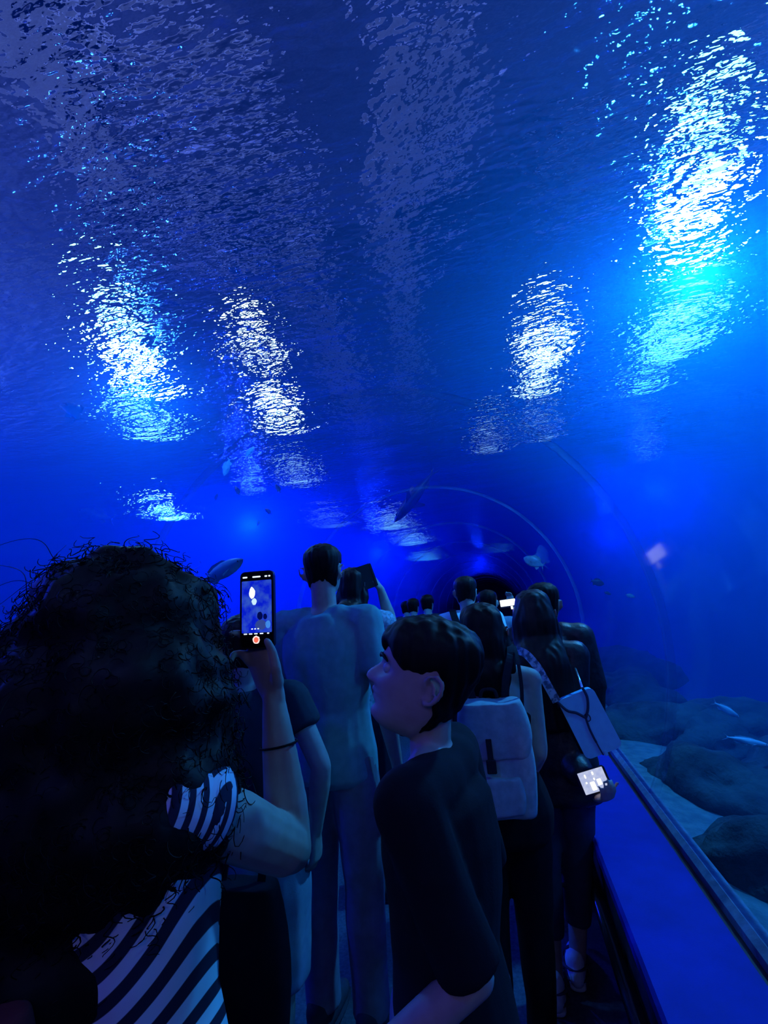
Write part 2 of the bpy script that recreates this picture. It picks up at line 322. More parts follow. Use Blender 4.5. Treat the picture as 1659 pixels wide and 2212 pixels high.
# ------------------------------------------------------------------ figure helpers
def vec(p): return Vector(p)
class Parts:
    def __init__(s): s.V = []; s.F = []
    def add(s, V, Fc):
        b = len(s.V); s.V += [tuple(v) for v in V]; s.F += [tuple(i+b for i in f) for f in Fc]
    def tube(s, pts, radii, side=(1,0,0), n=14, cap=1.0):
        """closed tube through pts; radius is a number or (along side, across side); rounded ends"""
        pts = [Vector(p) for p in pts]; m = len(pts)
        rad = [(r, r) if not isinstance(r, (tuple, list)) else tuple(r) for r in radii]
        T = []
        for i in range(m):
            t = (pts[min(i+1, m-1)]-pts[max(i-1, 0)]); T.append(t.normalized() if t.length > 1e-9 else Vector((0,0,1)))
        rings = []
        def ring(p, t, r, f):
            sd = Vector(side); sd = sd-t*sd.dot(t)
            if sd.length < 1e-3: sd = t.orthogonal()
            sd.normalize(); fw = t.cross(sd)
            rings.append([p+sd*(r[0]*f*math.cos(2*PI*a/n))+fw*(r[1]*f*math.sin(2*PI*a/n)) for a in range(n)])
        q = [80, 55, 28]
        for a in q: ring(pts[0]-T[0]*(min(rad[0])*cap*math.sin(math.radians(a))), T[0], rad[0], math.cos(math.radians(a)))
        for i in range(m): ring(pts[i], T[i], rad[i], 1)
        for a in q[::-1]: ring(pts[-1]+T[-1]*(min(rad[-1])*cap*math.sin(math.radians(a))), T[-1], rad[-1], math.cos(math.radians(a)))
        V = [v for r in rings for v in r]; Fc = []
        for j in range(len(rings)-1):
            for a in range(n):
                Fc.append((j*n+a, j*n+(a+1) % n, (j+1)*n+(a+1) % n, (j+1)*n+a))
        Fc.append(tuple(range(n))[::-1]); Fc.append(tuple((len(rings)-1)*n+a for a in range(n)))
        s.add(V, Fc); return s
    def ball(s, c, r, rot=None, n=16, k=10):
        c = Vector(c); V = []; Fc = []
        for j in range(1, k):
            a = PI*j/k
            for i in range(n):
                v = Vector((r[0]*math.sin(a)*math.cos(2*PI*i/n), r[1]*math.sin(a)*math.sin(2*PI*i/n), r[2]*math.cos(a)))
                if rot: v = rot @ v
                V.append(c+v)
        t = Vector((0,0,r[2])); t = rot @ t if rot else t
        V += [c+t, c-t]; T0 = len(V)-2
        for j in range(k-2):
            for i in range(n): Fc.append((j*n+i, (j+1)*n+i, (j+1)*n+(i+1) % n, j*n+(i+1) % n))
        for i in range(n):
            Fc.append((T0, i, (i+1) % n)); Fc.append((T0+1, (k-2)*n+(i+1) % n, (k-2)*n+i))
        s.add(V, Fc); return s
    def mesh(s, name, voxel, smooth=4, disp=None):
        """one continuous surface around all the pieces"""
        me = bpy.data.meshes.new(name); me.from_pydata(s.V, [], s.F); me.update()
        o = bpy.data.objects.new(name, me); COL.objects.link(o)
        r = o.modifiers.new('r', 'REMESH'); r.mode = 'VOXEL'; r.voxel_size = voxel; r.adaptivity = 0
        if smooth:
            sm = o.modifiers.new('s', 'SMOOTH'); sm.iterations = smooth; sm.factor = .5
        dg = bpy.context.evaluated_depsgraph_get(); dg.update()
        out = bpy.data.meshes.new_from_object(o.evaluated_get(dg)); out.name = name
        bpy.data.objects.remove(o); bpy.data.meshes.remove(me); out.materials.clear()
        if disp:
            n = len(out.vertices); co = [v.co.copy() for v in out.vertices]; no = [v.normal.copy() for v in out.vertices]
            for i in range(n): out.vertices[i].co = co[i]+no[i]*disp(co[i], no[i])
            out.update()
        return out
def folds(amp, fx=7.0, fz=2.0, seed=0.0):
    def f(c, n):
        a = noise.noise((c.x*fx+seed, c.y*fx, c.z*fz)); b = noise.noise((c.x*fx*.5, c.y*fx*.5+seed, c.z*fx*.9+c.x*4))
        e = noise.noise((c.x*19+seed, c.y*19, c.z*1.6)); return amp*(a*1.0+b*.7+e*.5)
    return f
def strands(amp, freq=55.0, seed=0.0):
    def f(c, n):
        ang = math.atan2(c.y-n.y*.02, c.x)
        a = noise.noise((c.x*freq+seed+noise.noise(c*6)*1.2, c.y*freq+noise.noise(c*5)*1.2, c.z*5)); b = noise.noise((c.x*18+seed, c.y*18, c.z*2.5))
        return amp*(a+.9*b)
    return f
def smooth01(x, a, b):
    t = min(1, max(0, (x-a)/(b-a))); return t*t*(3-2*t)
# ---- head: rows of half-outlines from chin (0) to crown (1)
HEAD_T = [(-.02,.25,-.02,.10),(.02,.33,-.06,.17),(.07,.375,-.14,.225),(.13,.378,-.22,.265),(.20,.370,-.30,.295),(.27,.392,-.36,.31),(.34,.392,-.40,.32),(.42,.385,-.43,.333),(.50,.375,-.46,.338),(.58,.395,-.485,.342),(.66,.405,-.50,.345),(.74,.395,-.50,.342),(.82,.355,-.475,.322),(.89,.29,-.41,.275),(.95,.19,-.30,.19),(.985,.09,-.16,.10)]
def head_row(z):
    T = HEAD_T
    for a, b in zip(T, T[1:]):
        if z <= b[0]:
            t = (z-a[0])/(b[0]-a[0]); t = max(0, t); return [a[i]+(b[i]-a[i])*t for i in (1,2,3)]
    return list(T[-1][1:])
def G(x, s): return math.exp(-.5*(x/s)**2)
def head_pt(phi, z, off=0.0, face=True):
    f, b, w = head_row(z); b *= .88; sx, cyy = math.sin(phi), math.cos(phi)
    e = .88
    x = w*math.copysign(abs(sx)**e, sx); y = (f if cyy > 0 else -b)*math.copysign(abs(cyy)**e, cyy)
    if face and cyy > 0:
        ax = abs(x); d = 0
        if .30 < z < .60: 
            k = smooth01(z, .60, .38) if z > .37 else smooth01(z, .315, .365)
            d += .13*k*G(ax, .036+.035*smooth01(z, .55, .36))
            d += .035*G(ax-.07, .03)*G(z-.355, .022)
        d -= .055*G(ax-.145, .065)*G(z-.505, .05)
        d += .020*G(ax-.12, .10)*G(z-.585, .03)
        d += .030*G(ax-.20, .07)*G(z-.40, .06)
        d += .050*G(ax, .075)*G(z-.278, .022)+.046*G(ax, .065)*G(z-.212, .021)-.026*G(ax, .10)*G(z-.245, .009)
        d -= .018*G(ax, .09)*G(z-.165, .02)
        d += .024*G(ax, .08)*G(z-.09, .04)
        y += d*smooth01(cyy, 0, .35)
    return Vector((x*(1+off*2.4), y*(1+off*2.4) if abs(y) > .02 else y, z+off*.9*smooth01(z, .55, 1.0)))
def head_grid(P, X, hh, offf=None, face=True, nphi=72, nz=64):
    """X maps head units (chin at 0, crown at 1, +y is the face) to figure space"""
    V = []; Fc = []
    for j in range(nz+1):
        z = -.02+1.005*j/nz
        for i in range(nphi):
            phi = 2*PI*i/nphi-PI
            V.append(X(head_pt(phi, z, offf(phi, z) if offf else 0, face)*hh))
    for j in range(nz):
        for i in range(nphi): Fc.append((j*nphi+i, j*nphi+(i+1) % nphi, (j+1)*nphi+(i+1) % nphi, (j+1)*nphi+i))
    top = (V[-nphi]+V[-nphi//2])/2; c0 = (V[0]+V[nphi//2])/2
    ztop = X(Vector((0, -.06, 1.0+(offf(PI, .98) if offf else 0)*.9))*hh); V += [c0, ztop]; n0 = len(V)-2
    for i in range(nphi):
        Fc.append((n0, (i+1) % nphi, i)); Fc.append((n0+1, nz*nphi+i, nz*nphi+(i+1) % nphi))
    P.add(V, Fc)
def ear(P, X, hh, sg):
    h = lambda x, y, z: X(Vector((sg*(x+.6*max(0, x-.33)), y*1.1-.075, .47+(z-.485)*1.12))*hh)
    pts = [(.325,.02,.46),(.345,.035,.52),(.375,.015,.575),(.395,-.045,.595),(.405,-.095,.56),(.40,-.10,.49),(.385,-.075,.43),(.365,-.035,.385),(.345,.0,.375),(.33,.015,.40)]
    P.tube([h(*p) for p in pts], [.018*hh*1.25]*8+[.024*hh*1.3, .02*hh], n=8)
    P.tube([h(.35,-.02,.53), h(.365,-.05,.50), h(.355,-.045,.45)], [.016*hh]*3, n=8)
    P.tube([h(.33,-.03,.56), h(.335,-.05,.49), h(.33,-.02,.42)], [(.05*hh,.014*hh)]*3, side=(X(Vector((0,1,0)))-X(Vector((0,0,0)))), n=10)
def hand(P, wrist, d, nrm, thumb, s=1.0, curl=(25,35,25), spread=.5, thumb_dir=(.55,.75,.35)):
    """palm, four fingers and a thumb; d along the hand, nrm out of the palm, thumb = +1/-1 side"""
    w = Vector(wrist); d = Vector(d).normalized(); nrm = Vector(nrm); nrm = (nrm-d*nrm.dot(d)).normalized(); sd = d.cross(nrm)*thumb
    at = lambda a, b, c: w+d*a*s+sd*b*s+nrm*c*s
    P.tube([at(-.01,0,0), at(.03,0,0), at(.07,.002,0), at(.092,.002,0)], [(.026*s,.019*s),(.036*s,.017*s),(.041*s,.0145*s),(.038*s,.012*s)], side=sd)
    cl = curl if isinstance(curl[0], (tuple, list)) else [curl]*4
    for i, (b, L) in enumerate(((.030,.92),(.010,1.0),(-.010,.94),(-.029,.75))):
        p = at(.086-.006*abs(i-1), b, 0); ang = 0; pts = [at(.07, b*.95, 0), p]; rr = [.0095*s, .0098*s]
        base = (d+sd*(b*spread*5)).normalized()
        for c, l in zip(cl[i], (.046,.029,.022)):
            ang += math.radians(c); p = p+(base*math.cos(ang)+nrm*math.sin(ang))*(l*L*s); pts.append(p); rr.append((.0088 if l > .03 else .0080 if l > .025 else .0066)*s)
        P.tube(pts, rr, n=10)
    td = (d*thumb_dir[0]+sd*thumb_dir[1]+nrm*thumb_dir[2]).normalized(); td2 = (td*.8+d*.6).normalized()
    p = at(.018,.026,.004); P.tube([p, p+td*.045*s, p+td*.045*s+td2*.034*s, p+td*.045*s+td2*.034*s+(td2*.9+nrm*.3).normalized()*.024*s], [.0135*s,.011*s,.0095*s,.0075*s], n=10)

m_skin = noisy(mat('skin', (.50,.34,.27), .55, .35), (.46,.31,.25), (.54,.37,.30), 25)
m_hair = noisy(mat('dark_hair', (.004,.004,.004), .6, .12), (.002,.002,.002), (.006,.005,.005), 40, stretch=(1,1,.15))
m_hair2 = noisy(mat('brown_hair', (.010,.008,.007), .55, .18), (.005,.004,.004), (.014,.011,.010), 60, stretch=(1,1,.1))
def cloth(name, c, var=.08, scale=30, rough=.9, bump=.25):
    lo = tuple(max(0, x*(1-var)) for x in c); hi = tuple(min(1, x*(1+var)) for x in c)
    return noisy(mat(name, c, rough, .12), lo, hi, scale, bump, 260, dist=.002)
m_eye = mat('eye', (.5,.5,.5), .2, .5)

class Figure:
    """a standing person built round a root Empty at the feet; f(x,y,z) maps own frame (+y = facing) to root space"""
    def __init__(s, loc, H, facing, label, female=False, voxel=.009, build=1.0, group=None, lean=(0,0)):
        s.loc = Vector((loc[0], loc[1], 0)); s.H = H; s.k = H/1.75; s.rz = facing; s.fem = female; s.vox = voxel; s.b = build*s.k; s.lean = lean
        s.root = empty('person', s.loc); tag(s.root, label, 'person', group)
        s.sh = (.165 if female else .19)*s.k*(.6+.4*build); s.arms = {}; s.nobody_hands = set(); s.handspec = {}
        s.armf = 1.0; s.headrot = Matrix.Identity(3); s.hh = .228 if not female else .218; s.hair_off = None; s.feet = {}
    def f(s, x, y, z):
        x += s.lean[0]*z/s.H; y += s.lean[1]*z/s.H
        c, q = math.cos(s.rz), math.sin(s.rz); return Vector((x*c-y*q, x*q+y*c, z))
    def d(s, v):
        c, q = math.cos(s.rz), math.sin(s.rz); return Vector((v[0]*c-v[1]*q, v[0]*q+v[1]*c, v[2]))
    def shoulder(s, sg): return s.f(sg*s.sh, -.01*s.k, 1.425*s.k)
    def arm(s, sg, elbow=None, wrist=None, hand=None):
        """elbow / wrist in world space; None hangs"""
        k = s.k
        e = Vector(elbow)-s.loc if elbow is not None else s.f(sg*(s.sh+.055*k), -.035*k, 1.13*k)
        w = Vector(wrist)-s.loc if wrist is not None else s.f(sg*(s.sh+.065*k), .03*k, .88*k)
        s.arms[sg] = (e, w); s.handspec[sg] = hand
    def headpoint(s):
        return s.f(0, .015*s.k, s.H-s.hh)
    def HX(s):
        base = s.headpoint(); piv = Vector((0, -.02, .28*s.hh)); Rz = Matrix.Rotation(s.rz, 3, 'Z') @ s.headrot
        pz = base+s.d(piv)
        return lambda v: pz+Rz @ (Vector(v)-piv)
    def turn(s, yaw=0, pitch=0, roll=0):
        s.headrot = Matrix.Rotation(math.radians(yaw), 3, 'Z') @ Matrix.Rotation(math.radians(pitch), 3, 'X') @ Matrix.Rotation(math.radians(roll), 3, 'Y')
    def legs(s, sg, grow=0.0, z0=.08, z1=.93, P=None):
        k = s.k; b = s.b; fx = s.feet.get(sg, (sg*.095, 0.0)); pts = []; rr = []
        for z, x, y, r in ((.93,.085,0,.088),(.78,.088,.005,.083),(.62,.090,.008,.068),(.49,.093,.01,.056),(.37,.095,-.012,.055),(.25,.096,-.012,.043),(.08,.096,-.008,.036)):
            if z < z0-1e-6 or z > z1+1e-6: continue
            t = 1-z/.93; xx = sg*x+(fx[0]-sg*.095)*t; yy = y+fx[1]*t
            pts.append(s.f(xx*k, yy*k, z*k)); rr.append(r*b+grow*(1 if not callable(grow) else 1))
        P.tube(pts, rr, side=s.d((1,0,0)))
    def torso(s, P, grow=0.0, z0=.88, z1=1.47, gx=1.0):
        fem = s.fem; rows = [(.86,.158,.115),(.94,.168 if fem else .160,.122),(1.02,.152,.112),(1.10,.128 if fem else .145,.098),(1.20,.138 if fem else .158,.108),(1.30,.150 if fem else .172,.115),(1.38,.148 if fem else .170,.102),(1.44,.105,.075),(1.47,.07,.06)]
        pts = []; rr = []
        for z, a, c in rows:
            if z < z0-1e-6 or z > z1+1e-6: continue
            pts.append(s.f(0, (-.012 if z > 1.15 else 0)*s.k, z*s.k)); rr.append(((a*s.b+grow)*gx, c*s.b+grow))
        P.tube(pts, rr, side=s.d((1,0,0)), n=24, cap=.35)
        return P
    def build_body(s, m=None, ears=True, smooth=3):
        P = Parts(); k, b = s.k, s.b; s.torso(P)
        L, Rr = s.shoulder(-1), s.shoulder(1)
        P.tube([L, s.f(-s.sh*.45, -.012*k, 1.445*k), s.f(0, -.012*k, 1.455*k), s.f(s.sh*.45, -.012*k, 1.445*k), Rr], [.048*b, .052*b, .055*b, .052*b, .048*b])
        hx = s.HX(); nk = hx(Vector((0, -.10, .34))*s.hh)
        nr = (.047 if s.fem else .056)*b
        P.tube([s.f(0, -.012*k, 1.42*k), (s.f(0, -.004*k, 1.49*k)), nk], [nr*1.25, nr, nr*.98])
        head_grid(P, hx, s.hh)
        if ears:
            ear(P, hx, s.hh, 1); ear(P, hx, s.hh, -1)
        for sg in (-1, 1):
            if sg not in s.arms: s.arm(sg)
            e, w = s.arms[sg]; sh = s.shoulder(sg); ml = .92 if s.fem else 1.0
            mid = (e*.55+w*.45)
            P.tube([sh, sh*.6+e*.4, e*.92+sh*.08, e], [.048*b*ml, .044*b*ml*s.armf, .040*b*ml*s.armf, .037*b*ml*(.4+.6*s.armf)]); P.tube([e, e*.72+w*.28, mid*.6+w*.4, w], [.037*b*ml*(.4+.6*s.armf), .040*b*ml*(.5+.5*s.armf), .031*b*ml*(.5+.5*s.armf), .024*b*ml])
            h = s.handspec.get(sg)
            if h != 'none':
                h = h or {}
                dd = h.get('d', (w-e).normalized()); nn = h.get('n', s.d((-sg, .15, 0)))
                hand(P, w, dd, nn, h.get('thumb', 1 if (Vector(dd).cross(Vector(nn))).dot(s.d((0,1,0))) > 0 else -1), h.get('s', (.92 if s.fem else 1.0)*k), h.get('curl', (18,25,18)), h.get('spread', .3), h.get('td', (.75,.5,.35)))
            s.legs(sg, P=P)
            a = s.feet.get(sg, (sg*.095, 0.0)); P.tube([s.f((a[0])*k, (a[1]-.03)*k, .05*k), s.f((a[0]+sg*.01)*k, (a[1]+.08)*k, .04*k), s.f((a[0]+sg*.015)*k, (a[1]+.16)*k, .03*k)], [.032*b,.036*b,.026*b])
        return link('body', P.mesh('body', s.vox, smooth), m or m_skin, s.root)
    def shirt(s, m, hem=.90, sleeve=.5, grow=.018, name='shirt', fold=.007, vox=None, neck=1.465, flare=0.0, seed=0, shoulders=True, scoop=0.0):
        P = Parts(); k, b = s.k, s.b; s.torso(P, grow, hem, neck)
        if flare: P.tube([s.f(0,0,(hem+.12)*k), s.f(0,0,hem*k)], [(.165*b+grow,.118*b+grow), (.165*b+grow+flare,.12*b+grow+flare)], side=s.d((1,0,0)), n=24, cap=.2)
        if shoulders: P.tube([s.shoulder(-1), s.f(-s.sh*.45,(-.012-.35*scoop)*k,(1.44-.3*scoop)*k), s.f(s.sh*.45,(-.012-.35*scoop)*k,(1.44-.3*scoop)*k), s.shoulder(1)], [.048*b+grow, .05*b+grow*.8, .05*b+grow*.8, .048*b+grow])
        if sleeve > 0:
            for sg in (-1, 1):
                e, w = s.arms[sg]; sh = s.shoulder(sg); t = min(1, sleeve)
                P.tube([sh, sh+(e-sh)*t*.5, sh+(e-sh)*t], [.048*b+grow, .046*b+grow, .043*b+grow*1.2], cap=.25)
                if sleeve > 1:
                    t2 = sleeve-1; P.tube([e, e+(w-e)*t2*.5, e+(w-e)*t2], [.04*b+grow, .038*b+grow, .032*b+grow*.8], cap=.3)
        return link(name, P.mesh(name, vox or max(.008, s.vox), 4, folds(fold, seed=seed)), m, s.root)
    def trousers(s, m, end=.10, grow=.018, name='trousers', vox=None, top=.99, fold=.006, taper=None, seed=3):
        P = Parts(); k, b = s.k, s.b
        s.torso(P, grow*.7, .86, 1.02)
        for sg in (-1, 1):
            fx = s.feet.get(sg, (sg*.095, 0.0)); pts = []; rr = []
            for z, x, y, r in ((.93,.082,0,.090),(.78,.088,.005,.086),(.62,.090,.008,.074),(.49,.093,.008,.064),(.37,.095,-.010,.061),(.25,.096,-.010,.054),(.10,.096,-.006,.050)):
                if z < end-1e-6: continue
                t = 1-z/.93; xx = sg*x+(fx[0]-sg*.095)*t; yy = y+fx[1]*t
                pts.append(s.f(xx*k, yy*k, z*k)); rr.append(r*b+grow*(.55+.45*t if taper is None else taper))
            P.tube(pts, rr, side=s.d((1,0,0)), cap=.2)
        return link(name, P.mesh(name, vox or max(.009, s.vox), 4, folds(fold, 9, 3, seed)), m, s.root)
    def shoes(s, m, msole=None, band=None):
        k = s.k
        for sg in (-1, 1):
            a = s.feet.get(sg, (sg*.095, 0.0)); g = lambda x, y, z: s.f((a[0]+sg*x)*k, (a[1]+y)*k, z*k)
            P = Parts(); P.tube([g(0,-.075,.055), g(0,-.02,.058), g(.006,.06,.05), g(.012,.13,.042), g(.012,.175,.036)], [(.034*k,.045*k),(.040*k,.048*k),(.046*k,.040*k),(.046*k,.032*k),(.030*k,.022*k)], side=s.d((1,0,0)))
            P.tube([g(0,-.045,.06), g(0,-.05,.105)], [.040*k,.042*k])
            so = link('shoe', P.mesh('shoe', .006, 3), m, s.root)
            S = Parts(); S.tube([g(0,-.08,.014), g(0,0,.014), g(.008,.09,.014), g(.012,.185,.018)], [(.036*k,.014*k),(.040*k,.014*k),(.049*k,.014*k),(.036*k,.013*k)], side=s.d((1,0,0)))
            link('sole', S.mesh('sole', .006, 2), msole or m, so)
            if band:
                for zz in (.045, .088):
                    B = Parts(); B.tube([g(.049*math.cos(a*PI/8)*1.02, -.048-.044*math.sin(a*PI/8), zz) for a in range(9)], [(.004*k,.009*k)]*9, side=(0,0,1), n=8)
                    link('shoe_band', B.mesh('shoe_band', .0035, 1), band, so)
                for yy in (-.005, .055):
                    B = Parts(); B.tube([g(-.054,yy,.03), g(-.046,yy,.08), g(0,yy,.114-.25*max(0,yy)), g(.046,yy,.08), g(.058,yy,.03)], [(.011*k,.006*k)]*5, side=s.d((0,1,0)), n=8)
                    link('shoe_band', B.mesh('shoe_band', .0035, 1), band, so)
    def short_hair(s, m, front=.80, side=.62, back=.20, thick=.05, vox=.005, name='hair', amp=.004, burn=.42, fringe=None, top=1.0, seed=0):
        hx = s.HX(); hh = s.hh
        def off(phi, z):
            a = abs(phi)   # 0 front .. pi back
            a = a if a < 1.2 else max(1.2, a-.09)
            if a < .75: hl = front
            elif a < 1.25: hl = front+(side-front)*smooth01(a, .75, 1.25)
            elif a < 1.62: hl = side+(burn+.06-side)*smooth01(a, 1.25, 1.45) if a < 1.45 else burn+.06+(.60-burn-.06)*smooth01(a, 1.45, 1.62)
            elif a < 2.0: hl = .60+(back-.60)*smooth01(a, 1.72, 2.0)
            else: hl = back
            if fringe: hl += fringe(phi)*smooth01(a, 1.1, .7)
            k = smooth01(z, hl-.03, hl+.05)
            th = thick*(.55+.45*top*smooth01(z, .5, .85))
            return -.05+(.05+th)*k
        P = Parts(); head_grid(P, hx, hh, off, face=False, nphi=64, nz=56)
        return link(name, P.mesh(name, vox, 2, strands(amp, 70, seed)), m, s.root)
    def eyes(s):
        hx = s.HX()
        for sg in (-1, 1):
            P = Parts(); P.ball(hx(Vector((sg*.145,.315,.505))*s.hh), (.052*s.hh,)*3, n=12, k=8)
            me = bpy.data.meshes.new('eye'); me.from_pydata(P.V, [], P.F); link('eye', me, m_eye, s.root)
def strip(name, pts, width, thick, m, parent=None, nrm=None, closed=False):
    """flat band along points; nrm = list of surface normals or one"""
    pts = [Vector(p) for p in pts]; V = []; Fc = []; n = len(pts)
    for i, p in enumerate(pts):
        t = (pts[min(i+1, n-1)]-pts[max(0, i-1)]).normalized(); nn = Vector(nrm[i] if isinstance(nrm, list) else nrm); nn = (nn-t*nn.dot(t)).normalized(); sd = t.cross(nn)
        for a, b in ((-.5,-.5),(.5,-.5),(.5,.5),(-.5,.5)): V.append(p+sd*width*a+nn*thick*b)
    for i in range(n-1):
        for a in range(4): Fc.append((i*4+a, i*4+(a+1)%4, (i+1)*4+(a+1)%4, (i+1)*4+a))
    Fc.append((3,2,1,0)); Fc.append(tuple((n-1)*4+a for a in range(4)))
    o = pydata(name, V, Fc, m, parent, False); fixn(o); return o
def pipe(name, pts, r, m, parent=None, n=8):
    P = Parts(); P.tube(pts, [r]*len(pts) if not isinstance(r, list) else r, n=n)
    me = bpy.data.meshes.new(name); me.from_pydata(P.V, [], P.F); o = link(name, me, m, parent); fixn(o); return o
def smooth_path(pts, n=6):
    pts = [Vector(p) for p in pts]; out = []
    for i in range(len(pts)-1):
        p0 = pts[max(0, i-1)]; p1 = pts[i]; p2 = pts[i+1]; p3 = pts[min(len(pts)-1, i+2)]
        for j in range(n):
            t = j/n; out.append(.5*((2*p1)+(p2-p0)*t+(2*p0-5*p1+4*p2-p3)*t*t+(3*p1-p0-3*p2+p3)*t**3))
    return out+[pts[-1]]
# ------------------------------------------------------------------ people
m_teal = cloth('teal_tee', (.24,.44,.42)); m_grey_tr = cloth('grey_trousers', (.26,.24,.28)); m_black = cloth('black_cloth', (.010,.010,.013)); m_navy = cloth('navy_cloth', (.03,.035,.06))
m_shorts = cloth('pale_shorts', (.30,.33,.40)); m_white = cloth('white_tee', (.92,.93,.95)); m_lace = cloth('pale_lace', (.50,.50,.55), .35, 60); m_greyshirt = cloth('grey_shirt', (.28,.28,.32)); m_legging = cloth('navy_leggings', (.04,.05,.10))
m_jacket = noisy(mat('dark_jacket', (.012,.012,.016), .45, .3), (.009,.009,.012), (.016,.016,.02), 20, .5, 30)
m_shoe = cloth('pale_shoe', (.85,.85,.9), .1, 40); m_shoe_d = cloth('dark_shoe', (.05,.05,.06)); m_sole = mat('shoe_sole', (.85,.86,.9), .7); m_band = cloth('shoe_band', (.06,.06,.09)); m_shoe_b = cloth('light_blue_shoe', (.35,.60,.80))
m_shirt_dk = cloth('dark_top', (.05,.05,.06))

# tall man in a teal tee, back to the camera
man = Figure((-.765, 2.02), 1.87, math.radians(-6), 'tall man in a teal tee and grey trousers, seen from behind', voxel=.008, build=.93)
man.turn(yaw=14, pitch=2); man.arm(1); man.arm(-1)
man.build_body(); man.shirt(m_teal, .86, .62, .026, fold=.012, seed=2); man.trousers(m_grey_tr, .10, .022); man.shoes(m_shoe_d)
man.short_hair(m_hair, .82, .70, .16, .045, burn=.50)

# person with bare hanging arm, mostly hidden behind the curly hair
a2 = Figure((-.925, 1.62), 1.58, math.radians(0), 'person in pale knee-length shorts, right arm hanging, hidden behind curly hair', voxel=.006)
a2.arm(1, atY(694,1655,1.60), atY(682,1796,1.63), dict(d=(-.06,.10,-1), n=(-1,.1,0), curl=(22,32,26)))
a2.build_body(); a2.shirt(m_shirt_dk, .92, .42, .02); a2.trousers(m_shorts, .49, .04, name='shorts', taper=1.0); a2.shoes(m_shoe_d); a2.short_hair(m_hair2, .8, .62, .12, .06)

# person behind the tall man, filming with a raised arm
rz_ = Figure((-.925, 2.95), 1.84, math.radians(-4), 'person in a pale lacy top behind the tall man, right arm raised filming', voxel=.008, female=True, build=1.08)
rz_.arm(1, atY(845,1345,3.02), atY(822,1272,3.0), dict(d=(-.45,-.25,.75), n=(-.85,.2,-.3), curl=(35,45,30), s=1.0)); rz_.arm(-1, atY(668,1350,3.1))
rz_.build_body(); rz_.shirt(m_lace, .88, .55, .02); rz_.trousers(m_navy, .10, .018); rz_.shoes(m_shoe_d); 
def back_hair(fig, m, zlow, w, d=.05, yoff=0.0, name='long_hair', amp=.006, top=.06, seed=0, sway=0.0, vox=.006, shell=True):
    """shell over the head plus a fall of hair down the back"""
    hx = fig.HX(); hh = fig.hh; P = Parts()
    def off(phi, z):
        a = abs(phi); hl = .84 if a < .7 else .84+(.30-.84)*smooth01(a, .7, 1.2) if a < 1.2 else .05
        k = smooth01(z, hl-.04, hl+.05); return -.05+(.05+top)*k
    head_grid(P, hx, hh, off, face=False, nphi=56, nz=48)
    h0 = hx(Vector((0,-.26,.78))*hh); h1 = hx(Vector((0,-.30,.40))*hh); h2 = hx(Vector((0,-.30,.0))*hh)
    zt = h2.z; n = 4; pts = [h0, h1, h2]; rr = [(.075,.05), (w*.95,d*1.15), (w,d*1.05)]
    for i in range(1, n+1):
        t = i/n; z = zt+(zlow-zt)*t; q = fig.f(sway*t, -.115*fig.b/ .9-.02+yoff-.01*t, z); pts.append(q); rr.append((w*(1.05-.25*t*t), d*(.9-.25*t)))
    n_ = 4; sp = smooth_path(pts, n_); R2 = [tuple(rr[min(i//n_, len(rr)-1)][q]*(1-(i%n_)/n_)+rr[min(i//n_+1, len(rr)-1)][q]*((i%n_)/n_) for q in (0,1)) for i in range(len(sp))]; P.tube(sp, R2, side=fig.d((1,0,0)), n=24, cap=.5)
    for sg in (-1, 1):
        P.tube([hx(Vector((sg*.28,-.05,.55))*hh), hx(Vector((sg*.36,-.12,.15))*hh), hx(Vector((sg*.36,-.22,-.15))*hh)], [.03,.035,.025])
    return link(name, P.mesh(name, vox, 9, strands(amp, 55, seed)), m, fig.root)

back_hair(rz_, m_hair2, 1.46, .07, .04, name='hair')
# woman with the backpack
bk = Figure((-.09, 1.90), 1.55, math.radians(4), 'bare-shouldered woman with dark bobbed hair wearing a tan backpack', female=True, voxel=.007, build=1.05)
bk.arm(1, atY(1163,1625,1.86), atY(1120,1700,2.05)); bk.arm(-1)
bk.feet = {1: (.035, .14), -1: (-.12, 0)}
bk.build_body(); bk.shirt(m_black, .86, 0, .012, neck=1.30, name='strapless_top', shoulders=False); bk.trousers(m_black, .10, .003, seed=5); bk.shoes(m_shoe_b, m_sole)
back_hair(bk, m_hair, 1.24, .08, .055, name='bobbed_hair', yoff=.055, top=.035)
# woman with the blue handbag
bg = Figure((.135, 2.36), 1.585, math.radians(-3), 'long-haired woman in a dark top carrying a light blue handbag', female=True, voxel=.008)
bg.arm(1, atY(1232,1640,2.28), atY(1292,1722,2.10), dict(d=(.3,-.75,.25), n=(-.25,.15,.9), curl=(30,40,30))); bg.arm(-1)
bg.feet = {1: (-.045, .06), -1: (-.14, -.09)}
bg.build_body(); bg.shirt(m_jacket, .80, 1.5, .024, name='dark_jacket', flare=.02); bg.trousers(m_legging, .13, .008); bg.shoes(m_shoe, m_sole, m_band)
back_hair(bg, m_hair2, 1.02, .105, .06, name='long_hair', seed=4, sway=.03, yoff=.012)
